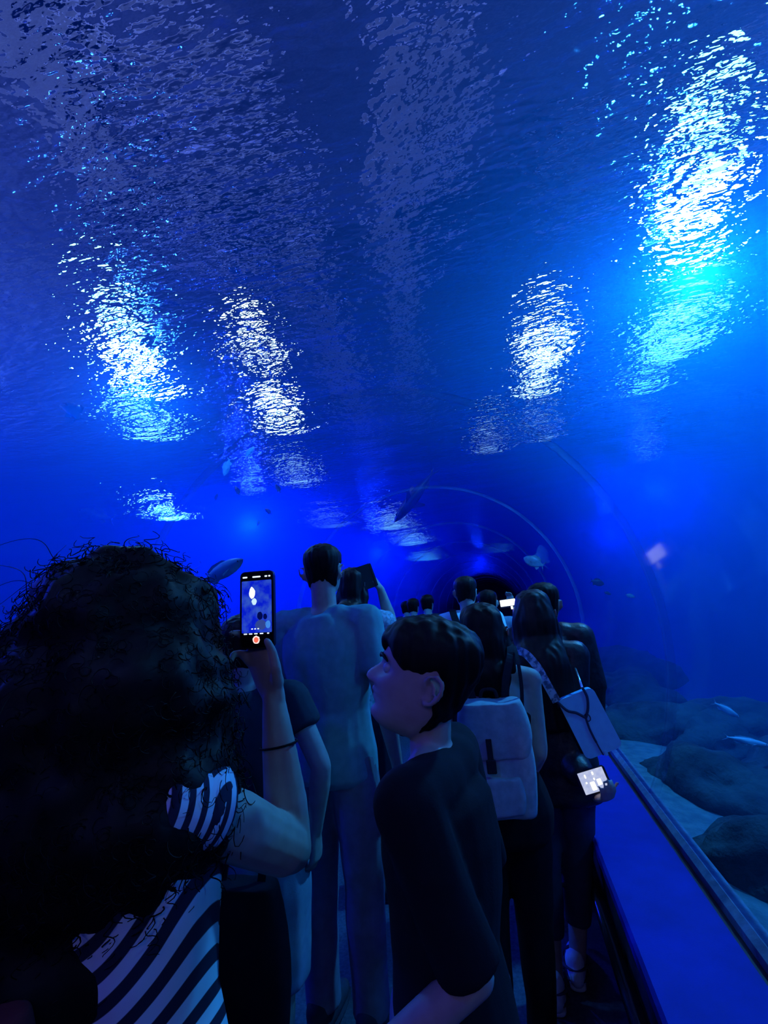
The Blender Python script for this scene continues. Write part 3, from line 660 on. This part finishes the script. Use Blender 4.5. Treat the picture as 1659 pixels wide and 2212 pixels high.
# people farther along
wt = Figure((-.265, 3.75), 1.76, math.radians(6), 'man in a white tee with a dark shoulder strap', voxel=.011); wt.arm(1); wt.arm(-1)
wt.build_body(); wt.shirt(m_white, .86, .6, .022); wt.trousers(m_navy, .1, .02); wt.shoes(m_shoe_d); wt.short_hair(m_hair2, .8, .65, .15, .06, vox=.008)
strip('shoulder_strap', smooth_path([wt.f(.12,-.16,1.10), wt.f(.0,-.165,1.28), wt.f(-.09,-.135,1.42), wt.f(-.115,-.06,1.515), wt.f(-.11,.05,1.49), wt.f(-.04,.14,1.30)]), .05, .006, m_black, wt.root, [Vector((0,-1,.2))]*13+[Vector((0,-.6,.8))]*6+[Vector((0,.2,1))]*6+[Vector((0,1,.2))]*6)
rd = Figure((.03, 2.95), 1.625, math.radians(-3), 'round-headed person in a dark jacket beyond the handbag woman', voxel=.010, lean=(.235, 0)); rd.arm(1); rd.arm(-1)
rd.build_body(); rd.shirt(m_jacket, .84, 1.9, .035, name='jacket'); rd.trousers(m_navy, .1, .02); rd.shoes(m_shoe_d); rd.short_hair(m_hair, .8, .62, .12, .09, vox=.008)
sc_ = Figure((-.13, 4.5), 1.66, math.radians(4), 'person in a grey shirt holding up a bright phone between the women', voxel=.012)
sc_.arm(1, (.13,4.62,1.32), (.10,4.76,1.50), dict(d=(-.25,.1,.9), n=(0,-1,.1), curl=(20,30,20))); sc_.arm(-1)
sc_.build_body(); sc_.shirt(m_greyshirt, .86, .6, .022); sc_.trousers(m_navy, .1, .02); sc_.shoes(m_shoe_d); sc_.short_hair(m_hair, .8, .62, .15, .06, vox=.009)
for (x, y, H, m, lb) in ((-1.28,7.0,1.70,m_shirt_dk,'far person left of the middle far head, dark shirt'), (-.99,6.5,1.72,m_navy,'far dark-haired person near the middle of the tunnel'), (-1.58,8.0,1.69,m_shirt_dk,'farthest small dark head beside the raised hand'), (-.55,9.5,1.70,m_shirt_dk,'farthest person ahead of the man in white')):
    p = Figure((x, y), H, math.radians(rng.uniform(-10, 10)), lb, voxel=.018); p.arm(1); p.arm(-1)
    p.build_body(ears=False); p.shirt(m, .86, .6, .022, vox=.016); p.trousers(m_navy, .1, .02, vox=.016); p.shoes(m_shoe_d); p.short_hair(m_hair, .8, .5, -.2, .08, vox=.012)

# the boy in profile
boy = Figure((-.175, .985), 1.525, math.radians(80), 'boy in a dark tee seen in profile, looking up to the left', voxel=.0042, build=.84, lean=(0,.0))
boy.hh = .222; boy.turn(yaw=14, pitch=20)
sh_ = boy.loc+boy.shoulder(-1)
boy.arm(-1, atY(1030,2110,.86), atY(745,2340,.80), dict(curl=(20,30,20))); boy.arm(1)
boy.build_body(smooth=2); boy.shirt(m_black, .80, .93, .02, fold=.008, neck=1.38, scoop=.045, flare=.02, vox=.007); boy.trousers(m_grey_tr, .45, .03, name='shorts', taper=1.0); boy.shoes(m_shoe_d); boy.eyes()
boy.short_hair(m_hair, .655, .53, .05, .058, vox=.0042, burn=.47, amp=.0055, fringe=lambda a: .025*math.sin(a*9)+.012*math.sin(a*23))
# eyebrow of the boy
_hx = boy.HX()
for sg in (-1, 1): pipe('eyebrow', [_hx(Vector((sg*x, y, z))*boy.hh) for x, y, z in ((.06,.42,.575),(.12,.41,.60),(.19,.375,.595),(.235,.33,.57))], [.003,.004,.0035,.002], m_hair, boy.root)

# the woman with the big curly hair, filming
def stripes_mat(center, axis=None, period=.036):
    m = mat('striped_jersey', (.7,.7,.75), .9, .1); nt = m.node_tree; b = nt.nodes['Principled BSDF']
    tc = nt.nodes.new('ShaderNodeTexCoord'); sub = nt.nodes.new('ShaderNodeVectorMath'); sub.operation = 'SUBTRACT'; sub.inputs[1].default_value = center
    mul = nt.nodes.new('ShaderNodeVectorMath'); mul.operation = 'MULTIPLY'; mul.inputs[1].default_value = (1.6, .45, 1.0)
    ln = nt.nodes.new('ShaderNodeVectorMath'); ln.operation = 'LENGTH'
    ns = nt.nodes.new('ShaderNodeTexNoise'); ns.inputs['Scale'].default_value = 3
    ad = nt.nodes.new('ShaderNodeMath'); ad.operation = 'MULTIPLY_ADD'; ad.inputs[1].default_value = .012
    sn = nt.nodes.new('ShaderNodeMath'); sn.operation = 'MULTIPLY'; sn.inputs[1].default_value = 2*PI/period
    si = nt.nodes.new('ShaderNodeMath'); si.operation = 'SINE'
    rp = nt.nodes.new('ShaderNodeValToRGB'); rp.color_ramp.elements[0].position = .42; rp.color_ramp.elements[1].position = .52
    rp.color_ramp.elements[0].color = (.02,.025,.05,1); rp.color_ramp.elements[1].color = (.72,.73,.78,1)
    ma = nt.nodes.new('ShaderNodeMath'); ma.operation = 'MULTIPLY_ADD'; ma.inputs[1].default_value = .5; ma.inputs[2].default_value = .5
    L = nt.links.new
    L(tc.outputs['Object'], sub.inputs[0]); L(sub.outputs[0], mul.inputs[0]); L(mul.outputs[0], ln.inputs[0])
    if axis is not None: ln.operation = 'DOT_PRODUCT'; ln.inputs[1].default_value = axis; mul.inputs[1].default_value = (1,1,1); ad.inputs[1].default_value = .002
    L(tc.outputs['Object'], ns.inputs['Vector'])
    L(ns.outputs['Fac'], ad.inputs[0]); L(ln.outputs['Value'], ad.inputs[2]); L(ad.outputs[0], sn.inputs[0]); L(sn.outputs[0], si.inputs[0]); L(si.outputs[0], ma.inputs[0]); L(ma.outputs[0], rp.inputs[0]); L(rp.outputs[0], b.inputs['Base Color'])
    return m
cw = Figure((-.645, .74), 1.585, math.radians(-14), 'woman with big dark curly hair in a striped sleeveless top, filming with a phone', female=True, voxel=.0048, build=1.1)
PH_Y = .93
cw.arm(1, atY(628,1835,.945), atY(590,1500,.955), dict(d=(-.34,-.02,1), n=(-.30,-1,.0), thumb=1, curl=[(2,6,10),(2,8,12),(8,30,42),(28,55,50)], spread=.5, s=1.0, td=(.80,.66,.46)))
cw.arm(-1); cw.armf = 1.32
cw.build_body(smooth=2)
cw.shirt(stripes_mat(cw.f(0,0,1.50*cw.k)), .80, 0, .020, name='striped_top', fold=.009, vox=.007, flare=.02, seed=8)
cw.trousers(m_navy, .1, .02); cw.shoes(m_shoe_d)
_s = cw.shoulder(1); _e = cw.arms[1][0]; _a = (_e-_s).normalized(); _a = (_a+Vector((.12,0,.25))).normalized()
_P = Parts(); _P.tube([_s-_a*.07, _s-_a*.03, _s+_a*.01, _s+_a*.036], [.058,.066,.068,.066], n=24, cap=.2)
link('cap_sleeve', _P.mesh('cap_sleeve', .006, 3, folds(.003, 9, 3, 2)), stripes_mat(_s, tuple(_a), .021), cw.root)
wr_ = atY(590,1500,.955)-cw.loc; el_ = atY(628,1835,.945)-cw.loc; bp_ = wr_*.66+el_*.34; ax_ = (wr_-el_).normalized()
_sd = ax_.orthogonal().normalized(); _f = ax_.cross(_sd)
pipe('bracelet', [bp_+(_sd*math.cos(a*PI/8)+_f*math.sin(a*PI/8))*.0375 for a in range(17)], .0022, m_black, cw.root, 6)
H0 = Parts(); hc = lambda x, y, z: Vector((x, y, z))-cw.loc
H0.ball(hc(-.665,.74,1.545), (.165,.16,.16)); H0.ball(hc(-.685,.72,1.43), (.24,.18,.18)); H0.ball(hc(-.71,.70,1.29), (.275,.17,.20)); H0.ball(hc(-.60,.70,1.30), (.16,.13,.13)); H0.ball(hc(-.55,.69,1.345), (.095,.09,.075)); H0.ball(hc(-.79,.665,1.12), (.23,.12,.18)); H0.ball(hc(-.84,.65,.98), (.17,.10,.14))
def curlfuzz(c, n): return .022*noise.noise(c*9)+.014*noise.noise(c*22)
hm = H0.mesh('curly_hair', .011, 4, curlfuzz)
ho = link('curly_hair', hm, m_hair, cw.root)
verts = [(v.co.copy(), v.normal.copy()) for v in hm.vertices]
cen = hc(-.72,.72,1.48); CV = []; CF = []; r3 = random.Random(3)
def curl_tube(p, d, length, rad, turns, thick, grav=.6, n=20):
    d = d.normalized(); a = d.orthogonal().normalized(); b = d.cross(a); ph = r3.uniform(0, 6.28); base = len(CV); q = p.copy(); dirv = d.copy()
    for i in range(n):
        t = i/(n-1); an = ph+turns*2*PI*t; c = q+(a*math.cos(an)+b*math.sin(an))*rad*(.5+.5*t); th = thick*(1-.6*t)
        for (ux, uy) in ((1,0),(-.5,.87),(-.5,-.87)): CV.append(c+(a*ux+d*uy)*th)
        q = q+dirv*(length/n); dirv = (dirv+Vector((0,0,-grav/n*1.6))).normalized()
    for i in range(n-1):
        for j in range(3): CF.append((base+i*3+j, base+i*3+(j+1)%3, base+(i+1)*3+(j+1)%3, base+(i+1)*3+j))
for i in range(4200):
    c, nn = r3.choice(verts); low = c.z < hc(0,0,1.22).z
    if low and (c.z < hc(0,0,1.12).z or r3.random() < .6): continue
    d = nn+Vector((r3.gauss(0,.35), r3.gauss(0,.35), r3.gauss(-.25,.35))) if not low else nn*.25+Vector((r3.gauss(0,.15), r3.gauss(0,.1), -1))
    curl_tube(c-nn*(.02 if not low else .006), d, r3.uniform(.03,.06), r3.uniform(.006,.012), r3.uniform(1.2,3), r3.uniform(.0011,.0021))
for i in range(110):                                   # loose flyaway strands
    c, nn = r3.choice(verts)
    if c.z < hc(0,0,1.45).z or nn.x > .35: continue
    curl_tube(c-nn*.01, nn+Vector((r3.gauss(0,.6), r3.gauss(0,.6), .2)), r3.uniform(.07,.14), r3.uniform(.012,.025), r3.uniform(.5,1.1), .0009, .9, 24)
pydata('curls', CV, CF, m_hair, ho)

# ------------------------------------------------------------------ things they carry
def frame_empty(name, c, right, up):
    r = Vector(right).normalized(); u = Vector(up); u = (u-r*u.dot(r)).normalized(); n = r.cross(u)   # n points out of the front
    o = empty(name, c); o.rotation_euler = Matrix((r, u, n)).transposed().to_euler(); return o
m_phone = mat('phone_case', (.012,.012,.015), .3, .5)
def rounded_plate(name, w, h, t, r, m, parent, loc=(0,0,0), seg=5, bev=.0):
    pts = []
    for cx, cy_, a0 in ((w/2-r,h/2-r,0),(-w/2+r,h/2-r,90),(-w/2+r,-h/2+r,180),(w/2-r,-h/2+r,270)):
        for i in range(seg+1):
            a = math.radians(a0+90*i/seg); pts.append((cx+r*math.cos(a), cy_+r*math.sin(a)))
    k = len(pts); V = [(x, y, z) for z in (-t/2, t/2) for x, y in pts]
    Fc = [(i, (i+1)%k, (i+1)%k+k, i+k) for i in range(k)]+[tuple(range(k))[::-1], tuple(range(k, 2*k))]
    o = pydata(name, V, Fc, m, parent, False); o.location = loc; return o
def glow_noise(name, c1, c2, scale, strength, lo=.4, hi=.65):
    m = emit(name, c1, strength); nt = m.node_tree; e = [n for n in nt.nodes if n.type == 'EMISSION'][0]
    tc = nt.nodes.new('ShaderNodeTexCoord'); n = nt.nodes.new('ShaderNodeTexNoise'); n.inputs['Scale'].default_value = scale; n.inputs['Detail'].default_value = 4
    r = nt.nodes.new('ShaderNodeValToRGB'); r.color_ramp.elements[0].position = lo; r.color_ramp.elements[1].position = hi; r.color_ramp.elements[0].color = (*c1, 1); r.color_ramp.elements[1].color = (*c2, 1)
    nt.links.new(tc.outputs['Object'], n.inputs['Vector']); nt.links.new(n.outputs['Fac'], r.inputs[0]); nt.links.new(r.outputs[0], e.inputs[0]); return m
# phone of the curly-haired woman: the screen shows the tunnel being filmed
pc = atY(557,1316,PH_Y); tl, tr_, bl = atY(516,1246,PH_Y), atY(589,1240,PH_Y), atY(545,1394,PH_Y+.0)
ph = frame_empty('phone', pc, tr_-tl, tl-bl); tag(ph, 'phone filming the tunnel in the hand of the curly-haired woman', 'phone')
PW, PHH = .078, .160
rounded_plate('case', PW, PHH, .009, .011, m_phone, ph)
scr = rounded_plate('screen', PW-.006, PHH-.006, .0006, .009, mat('screen_glass', (.004,.004,.006), .15, .5), ph, (0,0,.0048))
z_ = .0004
rounded_plate('camera_view', PW-.009, .108, .0004, .002, glow_noise('camera_view', (.002,.012,.60), (.03,.09,.55), 45, 1.0), scr, (0, .006, z_+.0002))
m_ui = emit('screen_text', (.75,.85,1), 1.2)
def blobplate(nm, x, y, w, h, m, zz=.0010, seg=10, seed=1):
    V = [(x+w/2*math.cos(2*PI*i/seg)*(1+.25*noise.noise((i*1.7, seed, 0))), y+h/2*math.sin(2*PI*i/seg)*(1+.25*noise.noise((i*1.7, seed+5, 0))), z_+zz) for i in range(seg)]
    return pydata(nm, V, [tuple(range(seg))], m, scr, False)
blobplate('screen_lamp', -.010, .034, .014, .024, emit('screen_lamp', (.85,1,1), 1.6), seed=2, seg=18); blobplate('screen_lamp', -.005, .016, .012, .014, emit('screen_lamp2', (.6,.85,1), 1.0), seed=7, seg=16)
for (x, y, w, h) in ((.008,-.014,.013,.017), (.020,-.016,.009,.012)): blobplate('screen_head', x, y, w, h, emit('screen_dark', (.0,.003,.08), 1.0), seed=4, seg=14)
blobplate('screen_shoulders', .010,-.032,.026,.02, emit('screen_teal', (.03,.06,.28), 1.0), .0009, seed=5, seg=14); blobplate('screen_glow', .026,-.032,.012,.016, emit('screen_cyan', (.05,.25,.8), 1.0), .0009, seed=6, seg=14)
for (x, w) in ((-.027,.011), (0,.019), (.022,.006), (.030,.005)): rounded_plate('screen_text', w, .0032, .0004, .0014, m_ui, scr, (x, .068, z_+.0002), 2)
for x in (-.026,-.014,-.002,.011,.026): rounded_plate('screen_text', .008 if x < .02 else .005, .0024, .0004, .001, m_ui, scr, (x, -.050, z_+.0002), 2)
for x in (-.010,-.003,.004): rounded_plate('screen_text', .004, .0024, .0004, .001, m_ui, scr, (x, -.040, z_+.0012), 2)
blobplate('record_button', -.001, -.0625, .0165, .0165, emit('record_ring', (1,.75,.72), 1.1), .0006, 20, 99)
blobplate('record_dot', -.001, -.0625, .011, .011, emit('record_dot', (1,.16,.10), 1.0), .0010, 16, 98)
# phone raised by the person behind the man
pr = atY(786,1248,2.93); pt = frame_empty('phone', pr, atY(812,1238,2.97)-atY(766,1254,2.90), atY(785,1220,2.95)-atY(797,1275,2.95)); tag(pt, 'black phone held up in a raised hand beside the tall man', 'phone')
rounded_plate('case', .135, .155, .012, .012, m_phone, pt); rounded_plate('camera_bump', .03, .035, .004, .006, mat('lens_bump', (.03,.03,.035), .3), pt, (-.035,.045,.008)); rounded_plate('flip_cover', .012, .15, .02, .004, m_phone, pt, (.065,0,0))
# bright phone held low by the handbag woman
cs = [atY(x, y, 2.08) for x, y in ((1257,1686),(1291,1644),(1311,1690),(1272,1727))]
pb = frame_empty('phone', (cs[0]+cs[1]+cs[2]+cs[3])/4, cs[2]-cs[1], cs[1]-cs[0]); tag(pb, 'phone with a bright white screen held low above the ledge', 'phone')
w_, h_ = (cs[2]-cs[1]).length, (cs[1]-cs[0]).length
rounded_plate('case', w_+.02, h_+.016, .009, .008, m_phone, pb, (.008,0,-.006)); sb = rounded_plate('screen', w_, h_, .001, .002, glow_noise('white_screen', (.42,.48,.75), (.55,.60,.80), 60, 1.0), pb)
for (x, y, w, h) in ((.008,.018,.022,.016),(.016,-.008,.03,.018),(-.026,.006,.012,.007),(-.022,-.024,.014,.006),(.0,-.028,.007,.007),(-.006,.004,.009,.006)): rounded_plate('screen_icon', w, h, .0006, .003, emit('screen_icon', (1,1,.88), 1.4), sb, (x, y, .0012), 3)
# far bright phone
pf = frame_empty('phone', (.045,4.86,1.60), (1,0,.05), (.1,.1,1)); pf.location = atY(1097,1303,4.7); tag(pf, 'small bright phone screen glowing between the two women', 'phone')
rounded_plate('case', .15, .08, .009, .008, m_phone, pf); rounded_plate('screen', .14, .06, .001, .004, emit('far_screen', (.8,.9,1), 2.2), pf, (0,.004,.006)); rounded_plate('screen_mark', .02, .03, .001, .002, emit('far_mark', (.7,.85,1), 1.8), pf, (.03,-.045,.006))

# tan backpack
m_tan = cloth('tan_canvas', (.56,.50,.45), .12, 40, .85); m_strap = cloth('dark_strap', (.03,.03,.035))
def pillow(name, w, h, d, m, parent, loc, taper=0.0, vox=.007, sag=.0):
    P = Parts(); n = 7; pts = []; rr = []
    for i in range(n):
        t = i/(n-1); z = -h/2+h*t; pts.append((0, sag*math.sin(PI*t), z)); e = .86+.14*math.sin(PI*min(1, max(0, t)))
        rr.append((w/2*e*(1-taper*t), d/2*e))
    k = len(pts); N_ = 28; V = []; Fc = []
    for p, r in zip(pts, rr):
        for a in range(N_):
            c, s_ = math.cos(2*PI*a/N_), math.sin(2*PI*a/N_); V.append((r[0]*math.copysign(abs(c)**.45, c), p[1]+r[1]*math.copysign(abs(s_)**.6, s_), p[2]))
    for j in range(k-1):
        for a in range(N_): Fc.append((j*N_+a, j*N_+(a+1)%N_, (j+1)*N_+(a+1)%N_, (j+1)*N_+a))
    Fc.append(tuple(range(N_))[::-1]); Fc.append(tuple((k-1)*N_+a for a in range(N_)))
    P.add(V, Fc); o = link(name, P.mesh(name, vox, 5, folds(.006, 10, 6, 1)), m, parent); o.location = loc; return o
bpk = empty('backpack', (-.085, 1.715, .885), math.radians(4)); tag(bpk, 'tan canvas flap backpack on the bare-shouldered woman', 'backpack')
pillow('bag_body', .235, .335, .12, m_tan, bpk, (0,0,.168), -.0)
pillow('flap', .245, .17, .13, m_tan, bpk, (0,-.006,.262), .06)
pillow('front_pocket', .15, .11, .05, m_tan, bpk, (0,-.06,.075))
bevel_box('buckle', .03, .012, .04, .004, m_strap, bpk, (-.02,-.078,.165)); bevel_box('buckle_strap', .018, .006, .09, .002, m_strap, bpk, (-.02,-.075,.20))
L_ = lambda p: p-Vector(bpk.location)
for sg in (-1, 1):
    pts = smooth_path([(sg*.05,.055,.30), (sg*.065,.045,.40), (sg*.095,.09,.475), (sg*.105,.19,.505), (sg*.105,.27,.44), (sg*.10,.31,.30)])
    strip('shoulder_strap', pts, .026, .005, m_strap, bpk, [Vector((0,-1,.4))]*13+[Vector((0,0,1))]*6+[Vector((0,1,.3))]*12)
strip('thin_strap', smooth_path([(.105,.04,.30),(.112,.02,.38),(.115,.06,.46),(.118,.16,.50),(.118,.25,.45)]), .012, .004, m_strap, bpk, [Vector((0,-1,.4))]*13+[Vector((0,0,1))]*12)
pipe('grab_handle', smooth_path([(-.03,.05,.33),(-.02,.045,.37),(.02,.045,.37),(.03,.05,.33)]), .006, m_strap, bpk)

# light blue handbag hanging at the hip
m_blue = noisy(mat('light_blue_leather', (.36,.80,.95), .55, .3), (.34,.76,.92), (.38,.84,.98), 30, .3, 300, dist=.001)
Yb = 2.13
q = [atY(x, y, Yb) for x, y in ((1197,1521),(1272,1490),(1345,1602),(1283,1637))]
hb = frame_empty('handbag', (q[0]+q[1]+q[2]+q[3])/4, q[1]-q[0], q[0]-q[3]); tag(hb, 'light blue leather handbag hanging over the ledge', 'handbag')
bw, bh = (q[1]-q[0]).length, (q[0]-q[3]).length
o = rounded_plate('bag_body', bw*.97, bh*.97, .05, .02, m_blue, hb, (0,0,-.028)); 
rounded_plate('flap', bw, bh, .006, .022, m_blue, hb, (0,0,.002))
rounded_plate('side_gusset', .02, bh*.8, .04, .008, m_black, hb, (-bw*.5,0,-.026))
m_cord = mat('dark_cord', (.03,.05,.10), .5)
cq = lambda x, y: (hb.matrix_basis.inverted() @ atY(x, y, Yb-.008))
def on_bag(pts, r, nm='cord'):
    L2 = [Vector(cq(*p)) for p in pts]
    for v in L2: v.z = .008
    return pipe(nm, smooth_path(L2), r, m_cord, hb)
bpy.context.view_layer.update()
on_bag([(1204,1516),(1225,1535),(1245,1540),(1262,1549)], .0052); on_bag([(1257,1484),(1268,1505),(1270,1530),(1266,1549)], .0052); on_bag([(1265,1550),(1273,1573),(1282,1592),(1288,1603)], .0042); on_bag([(1288,1603),(1296,1618),(1303,1630)], .0028)
P = Parts(); cc = Vector(cq(1269,1550)); cc.z = .009
pipe('ring', [cc+Vector((.010*math.cos(a*PI/6), .014*math.sin(a*PI/6), 0)) for a in range(13)], .0022, m_cord, hb)
bevel_box('clasp', .014, .02, .01, .003, m_blue, hb, tuple(Vector(cq(1309,1627)).xy)+(.003,))
m_pstrap = noisy(mat('patterned_strap', (.4,.45,.5), .7), (.12,.14,.2), (.6,.62,.68), 55, lo=.42, hi=.55)
shp = [atY(1098,1412,2.27), atY(1112,1405,2.24), atY(1135,1412,2.20), atY(1160,1440,2.16), atY(1180,1475,2.13), atY(1203,1516,2.12)]
inv = hb.matrix_basis.inverted()
strip('shoulder_strap', [inv @ p for p in smooth_path(shp)], .034, .005, m_pstrap, hb, Vector((0,0,1)))
shp = [atY(1257,1484,2.12), atY(1251,1466,2.15), atY(1243,1445,2.25)]
pipe('chain', [inv @ p for p in smooth_path(shp)], .005, mat('steel', (.7,.72,.75), .25, .5, .9), hb)

# dark red bag and its strap beside the curly-haired woman
m_red = cloth('dark_red_canvas', (.20,.03,.03)); m_pink = cloth('pink_strap', (.45,.28,.28))
rb = empty('shoulder_bag', (-.715, .545, .90)); tag(rb, 'dark red shoulder bag on the back of the curly-haired woman', 'bag')
pillow('bag_body', .24, .22, .07, m_red, rb, (0,0,.11), .1)
strip('strap', smooth_path([(.05,.02,.21),(.06,.09,.28),(.07,.15,.38),(.07,.2,.42)]), .022, .006, m_red, rb, Vector((0,-1,.3)))
# black tote bag on the arm of the half-hidden person
tb = empty('tote_bag', (-.80, 1.34, .50)); tag(tb, 'black tote bag with a pinkish strap, beside the pale shorts', 'bag')
pillow('bag_body', .27, .36, .10, m_black, tb, (0,0,.18), .08)
for s_ in (-1, 1): strip('bag_handle', smooth_path([(s_*.06,.0,.34),(s_*.055,.03,.45),(s_*.03-.05,.10,.56),(-.10,.18,.60)]), .024, .004, m_black, tb, Vector((0,-1,.2)))
strip('loose_strap', smooth_path([atY(444,2040,1.28)-tb.location, atY(448,2110,1.28)-tb.location, atY(452,2212,1.28)-tb.location, atY(458,2300,1.30)-tb.location]), .022, .004, m_pink, tb, Vector((0,-1,.2)))
# ------------------------------------------------------------------ fish
def fish_mat(name, c, back): return noisy(mat(name, c, .4, .5), back, c, 9, lo=.3, hi=.6)
m_fpale = fish_mat('pale_fish', (.75,.78,.82), (.45,.5,.58)); m_fdark = fish_mat('dark_fish', (.05,.06,.09), (.02,.025,.04)); m_fmid = fish_mat('grey_fish', (.30,.33,.42), (.16,.18,.26)); m_feye = mat('fish_eye', (.01,.01,.01), .1, .6)
def fish(head, tail, y, m, label, deep=.30, thick=.16, dy=0.0, forked=.5, group='fish in the tank', shark=False, up=None):
    a, b = atY(*head, y), atY(*tail, y+dy); L = (a-b).length; c = (a+b)/2
    view = (c-Vector((0,0,CAM_H))).normalized(); fx = (a-b).normalized()
    u = Vector(up) if up else view.cross(fx); 
    if u.z < 0 and not up: u = -u
    root = empty('shark' if shark else 'fish', c); u = (u-fx*u.dot(fx)).normalized(); sd = fx.cross(u)
    root.rotation_euler = Matrix((fx, sd*-1, u)).transposed().to_euler() if False else Matrix((fx, u.cross(fx), u)).transposed().to_euler()
    tag(root, label, 'shark' if shark else 'fish', group)
    prof = [(.50,.02),(.46,.30),(.38,.62),(.25,.90),(.08,1.0),(-.08,.86),(-.22,.55),(-.34,.26),(-.40,.20)]
    P = Parts(); P.tube([(x*L,0,0) for x, _ in prof], [(L*thick/2*r, L*deep/2*r) for _, r in prof], side=(0,1,0), n=14, cap=.4)
    me = bpy.data.meshes.new('fish_body'); me.from_pydata(P.V, [], P.F); o = link('fish_body', me, m, root); fixn(o)
    def fin(nm, pts, t=.006):
        k = len(pts); V = [(x*L, -t*L, z*L) for x, z in pts]+[(x*L, t*L, z*L) for x, z in pts]
        o = pydata(nm, V, [tuple(range(k)), tuple(range(k, 2*k))[::-1]]+[(i, (i+1)%k, (i+1)%k+k, i+k) for i in range(k)], m, root, False); fixn(o); return o
    d = deep
    fin('tail_fin', [(-.37,.05*d/.3),(-.50,.5*d),(-.50+.13*forked*2,0.0),(-.50,-.5*d),(-.37,-.05*d/.3)])
    fin('dorsal_fin', [(.22,.40*d),(.12,.62*d),(-.10,.60*d),(-.24,.40*d),(-.22,.22*d),(.18,.30*d)] if not shark else [(.08,.42*d),(-.02,.95*d),(-.08,.9*d),(-.06,.4*d)])
    fin('anal_fin', [(-.08,-.38*d),(-.20,-.58*d),(-.28,-.30*d),(-.20,-.2*d)])
    for s_ in (-1, 1):
        if shark: V = [(.22*L,s_*.06*L,-.02*L),(.05*L,s_*.26*L,-.05*L),(.02*L,s_*.25*L,-.05*L),(.08*L,s_*.06*L,-.02*L)]
        else: V = [(.20*L,s_*thick*.42*L,-.02*L),(.08*L,s_*(thick*.42+.09)*L,-.06*L),(.05*L,s_*(thick*.42+.06)*L,-.09*L),(.14*L,s_*thick*.45*L,-.05*L)]
        V2 = [(x, y_+.004*L, z+.006*L) for x, y_, z in V]
        o = pydata('pectoral_fin', V+V2, [(0,1,2,3),(7,6,5,4)]+[(i,(i+1)%4,(i+1)%4+4,i+4) for i in range(4)], m, root, False); fixn(o)
        Q = Parts(); Q.ball((.40*L, s_*thick*.24*L, .07*d*L), (.016*L,)*3, n=8, k=6); me = bpy.data.meshes.new('eye'); me.from_pydata(Q.V, [], Q.F); link('eye', me, m_feye, root)
    return root
fish((484,1028),(497,988),5.5,m_fpale,'slim bright fish swimming steeply down, left of two below the glints',.34,.2)
fish((549,965),(528,990),5.5,m_fpale,'bright fish right of the slim one, below the warm lamp glints',.34,.2)
fish((414,757),(384,776),4.6,m_fmid,'small pale fish just right of the left cyan lamp',.38)
fish((140,852),(172,912),4.2,m_fdark,'dark deep-bodied fish at the far left below the cyan lamp',.42)
fish((2,740),(-8,800),4.0,m_fdark,'dark fish cut by the left edge of the view',.42)
fish((596,1046),(606,1066),6.5,m_fdark,'small dark fish under the dim left lamp',.34)
fish((508,1050),(518,1072),6.5,m_fdark,'tiny dark fish in mid-water below the two bright fish',.34)
fish((470,1066),(464,1084),6.8,m_fdark,'tiny dark fish left of centre in the blue water',.34)
fish((572,1098),(588,1112),6.8,m_fdark,'small dark fish nearest the tall man in the open water',.34)
fish((556,1136),(562,1122),6.6,m_fpale,'tiny pale fish above the phone',.3)
fish((168,1103),(250,1124),7.5,m_fmid,'long grey fish hovering above the curly hair',.24)
fish((526,1208),(430,1262),4.2,m_fmid,'large grey fish half hidden behind the curly hair',.30)
fish((1131,1205),(1178,1224),7.0,m_fmid,'flat grey fish above the women in the tunnel',.50)
fish((1597,1550),(1538,1515),4.0,m_fpale,'pale fish swimming down over the rocks at right',.26)
fish((1665,1612),(1560,1590),3.6,m_fpale,'long pale fish cut by the right edge over the rocks',.16)
fish((1305,1262),(1274,1254),7.5,m_fdark,'dark fish in the right of the tank beside the far heads',.5)
fish((1320,1284),(1304,1279),7.5,m_fdark,'tiny dark fish under the dark one at right',.4)
fish((1372,1290),(1350,1284),6.5,m_fmid,'faint curled grey fish in the right of the tank',.4)
fish((852,1128),(945,1008),9.0,m_fdark,'dark shark silhouette passing over the middle of the vault',.16,.2,shark=True,group='sharks over the vault',up=(0,.3,1))
fish((790,978),(880,985),9.0,m_fdark,'thin dark ray-tailed shark above the far tunnel',.10,.1,shark=True,group='sharks over the vault',up=(0,.3,1))
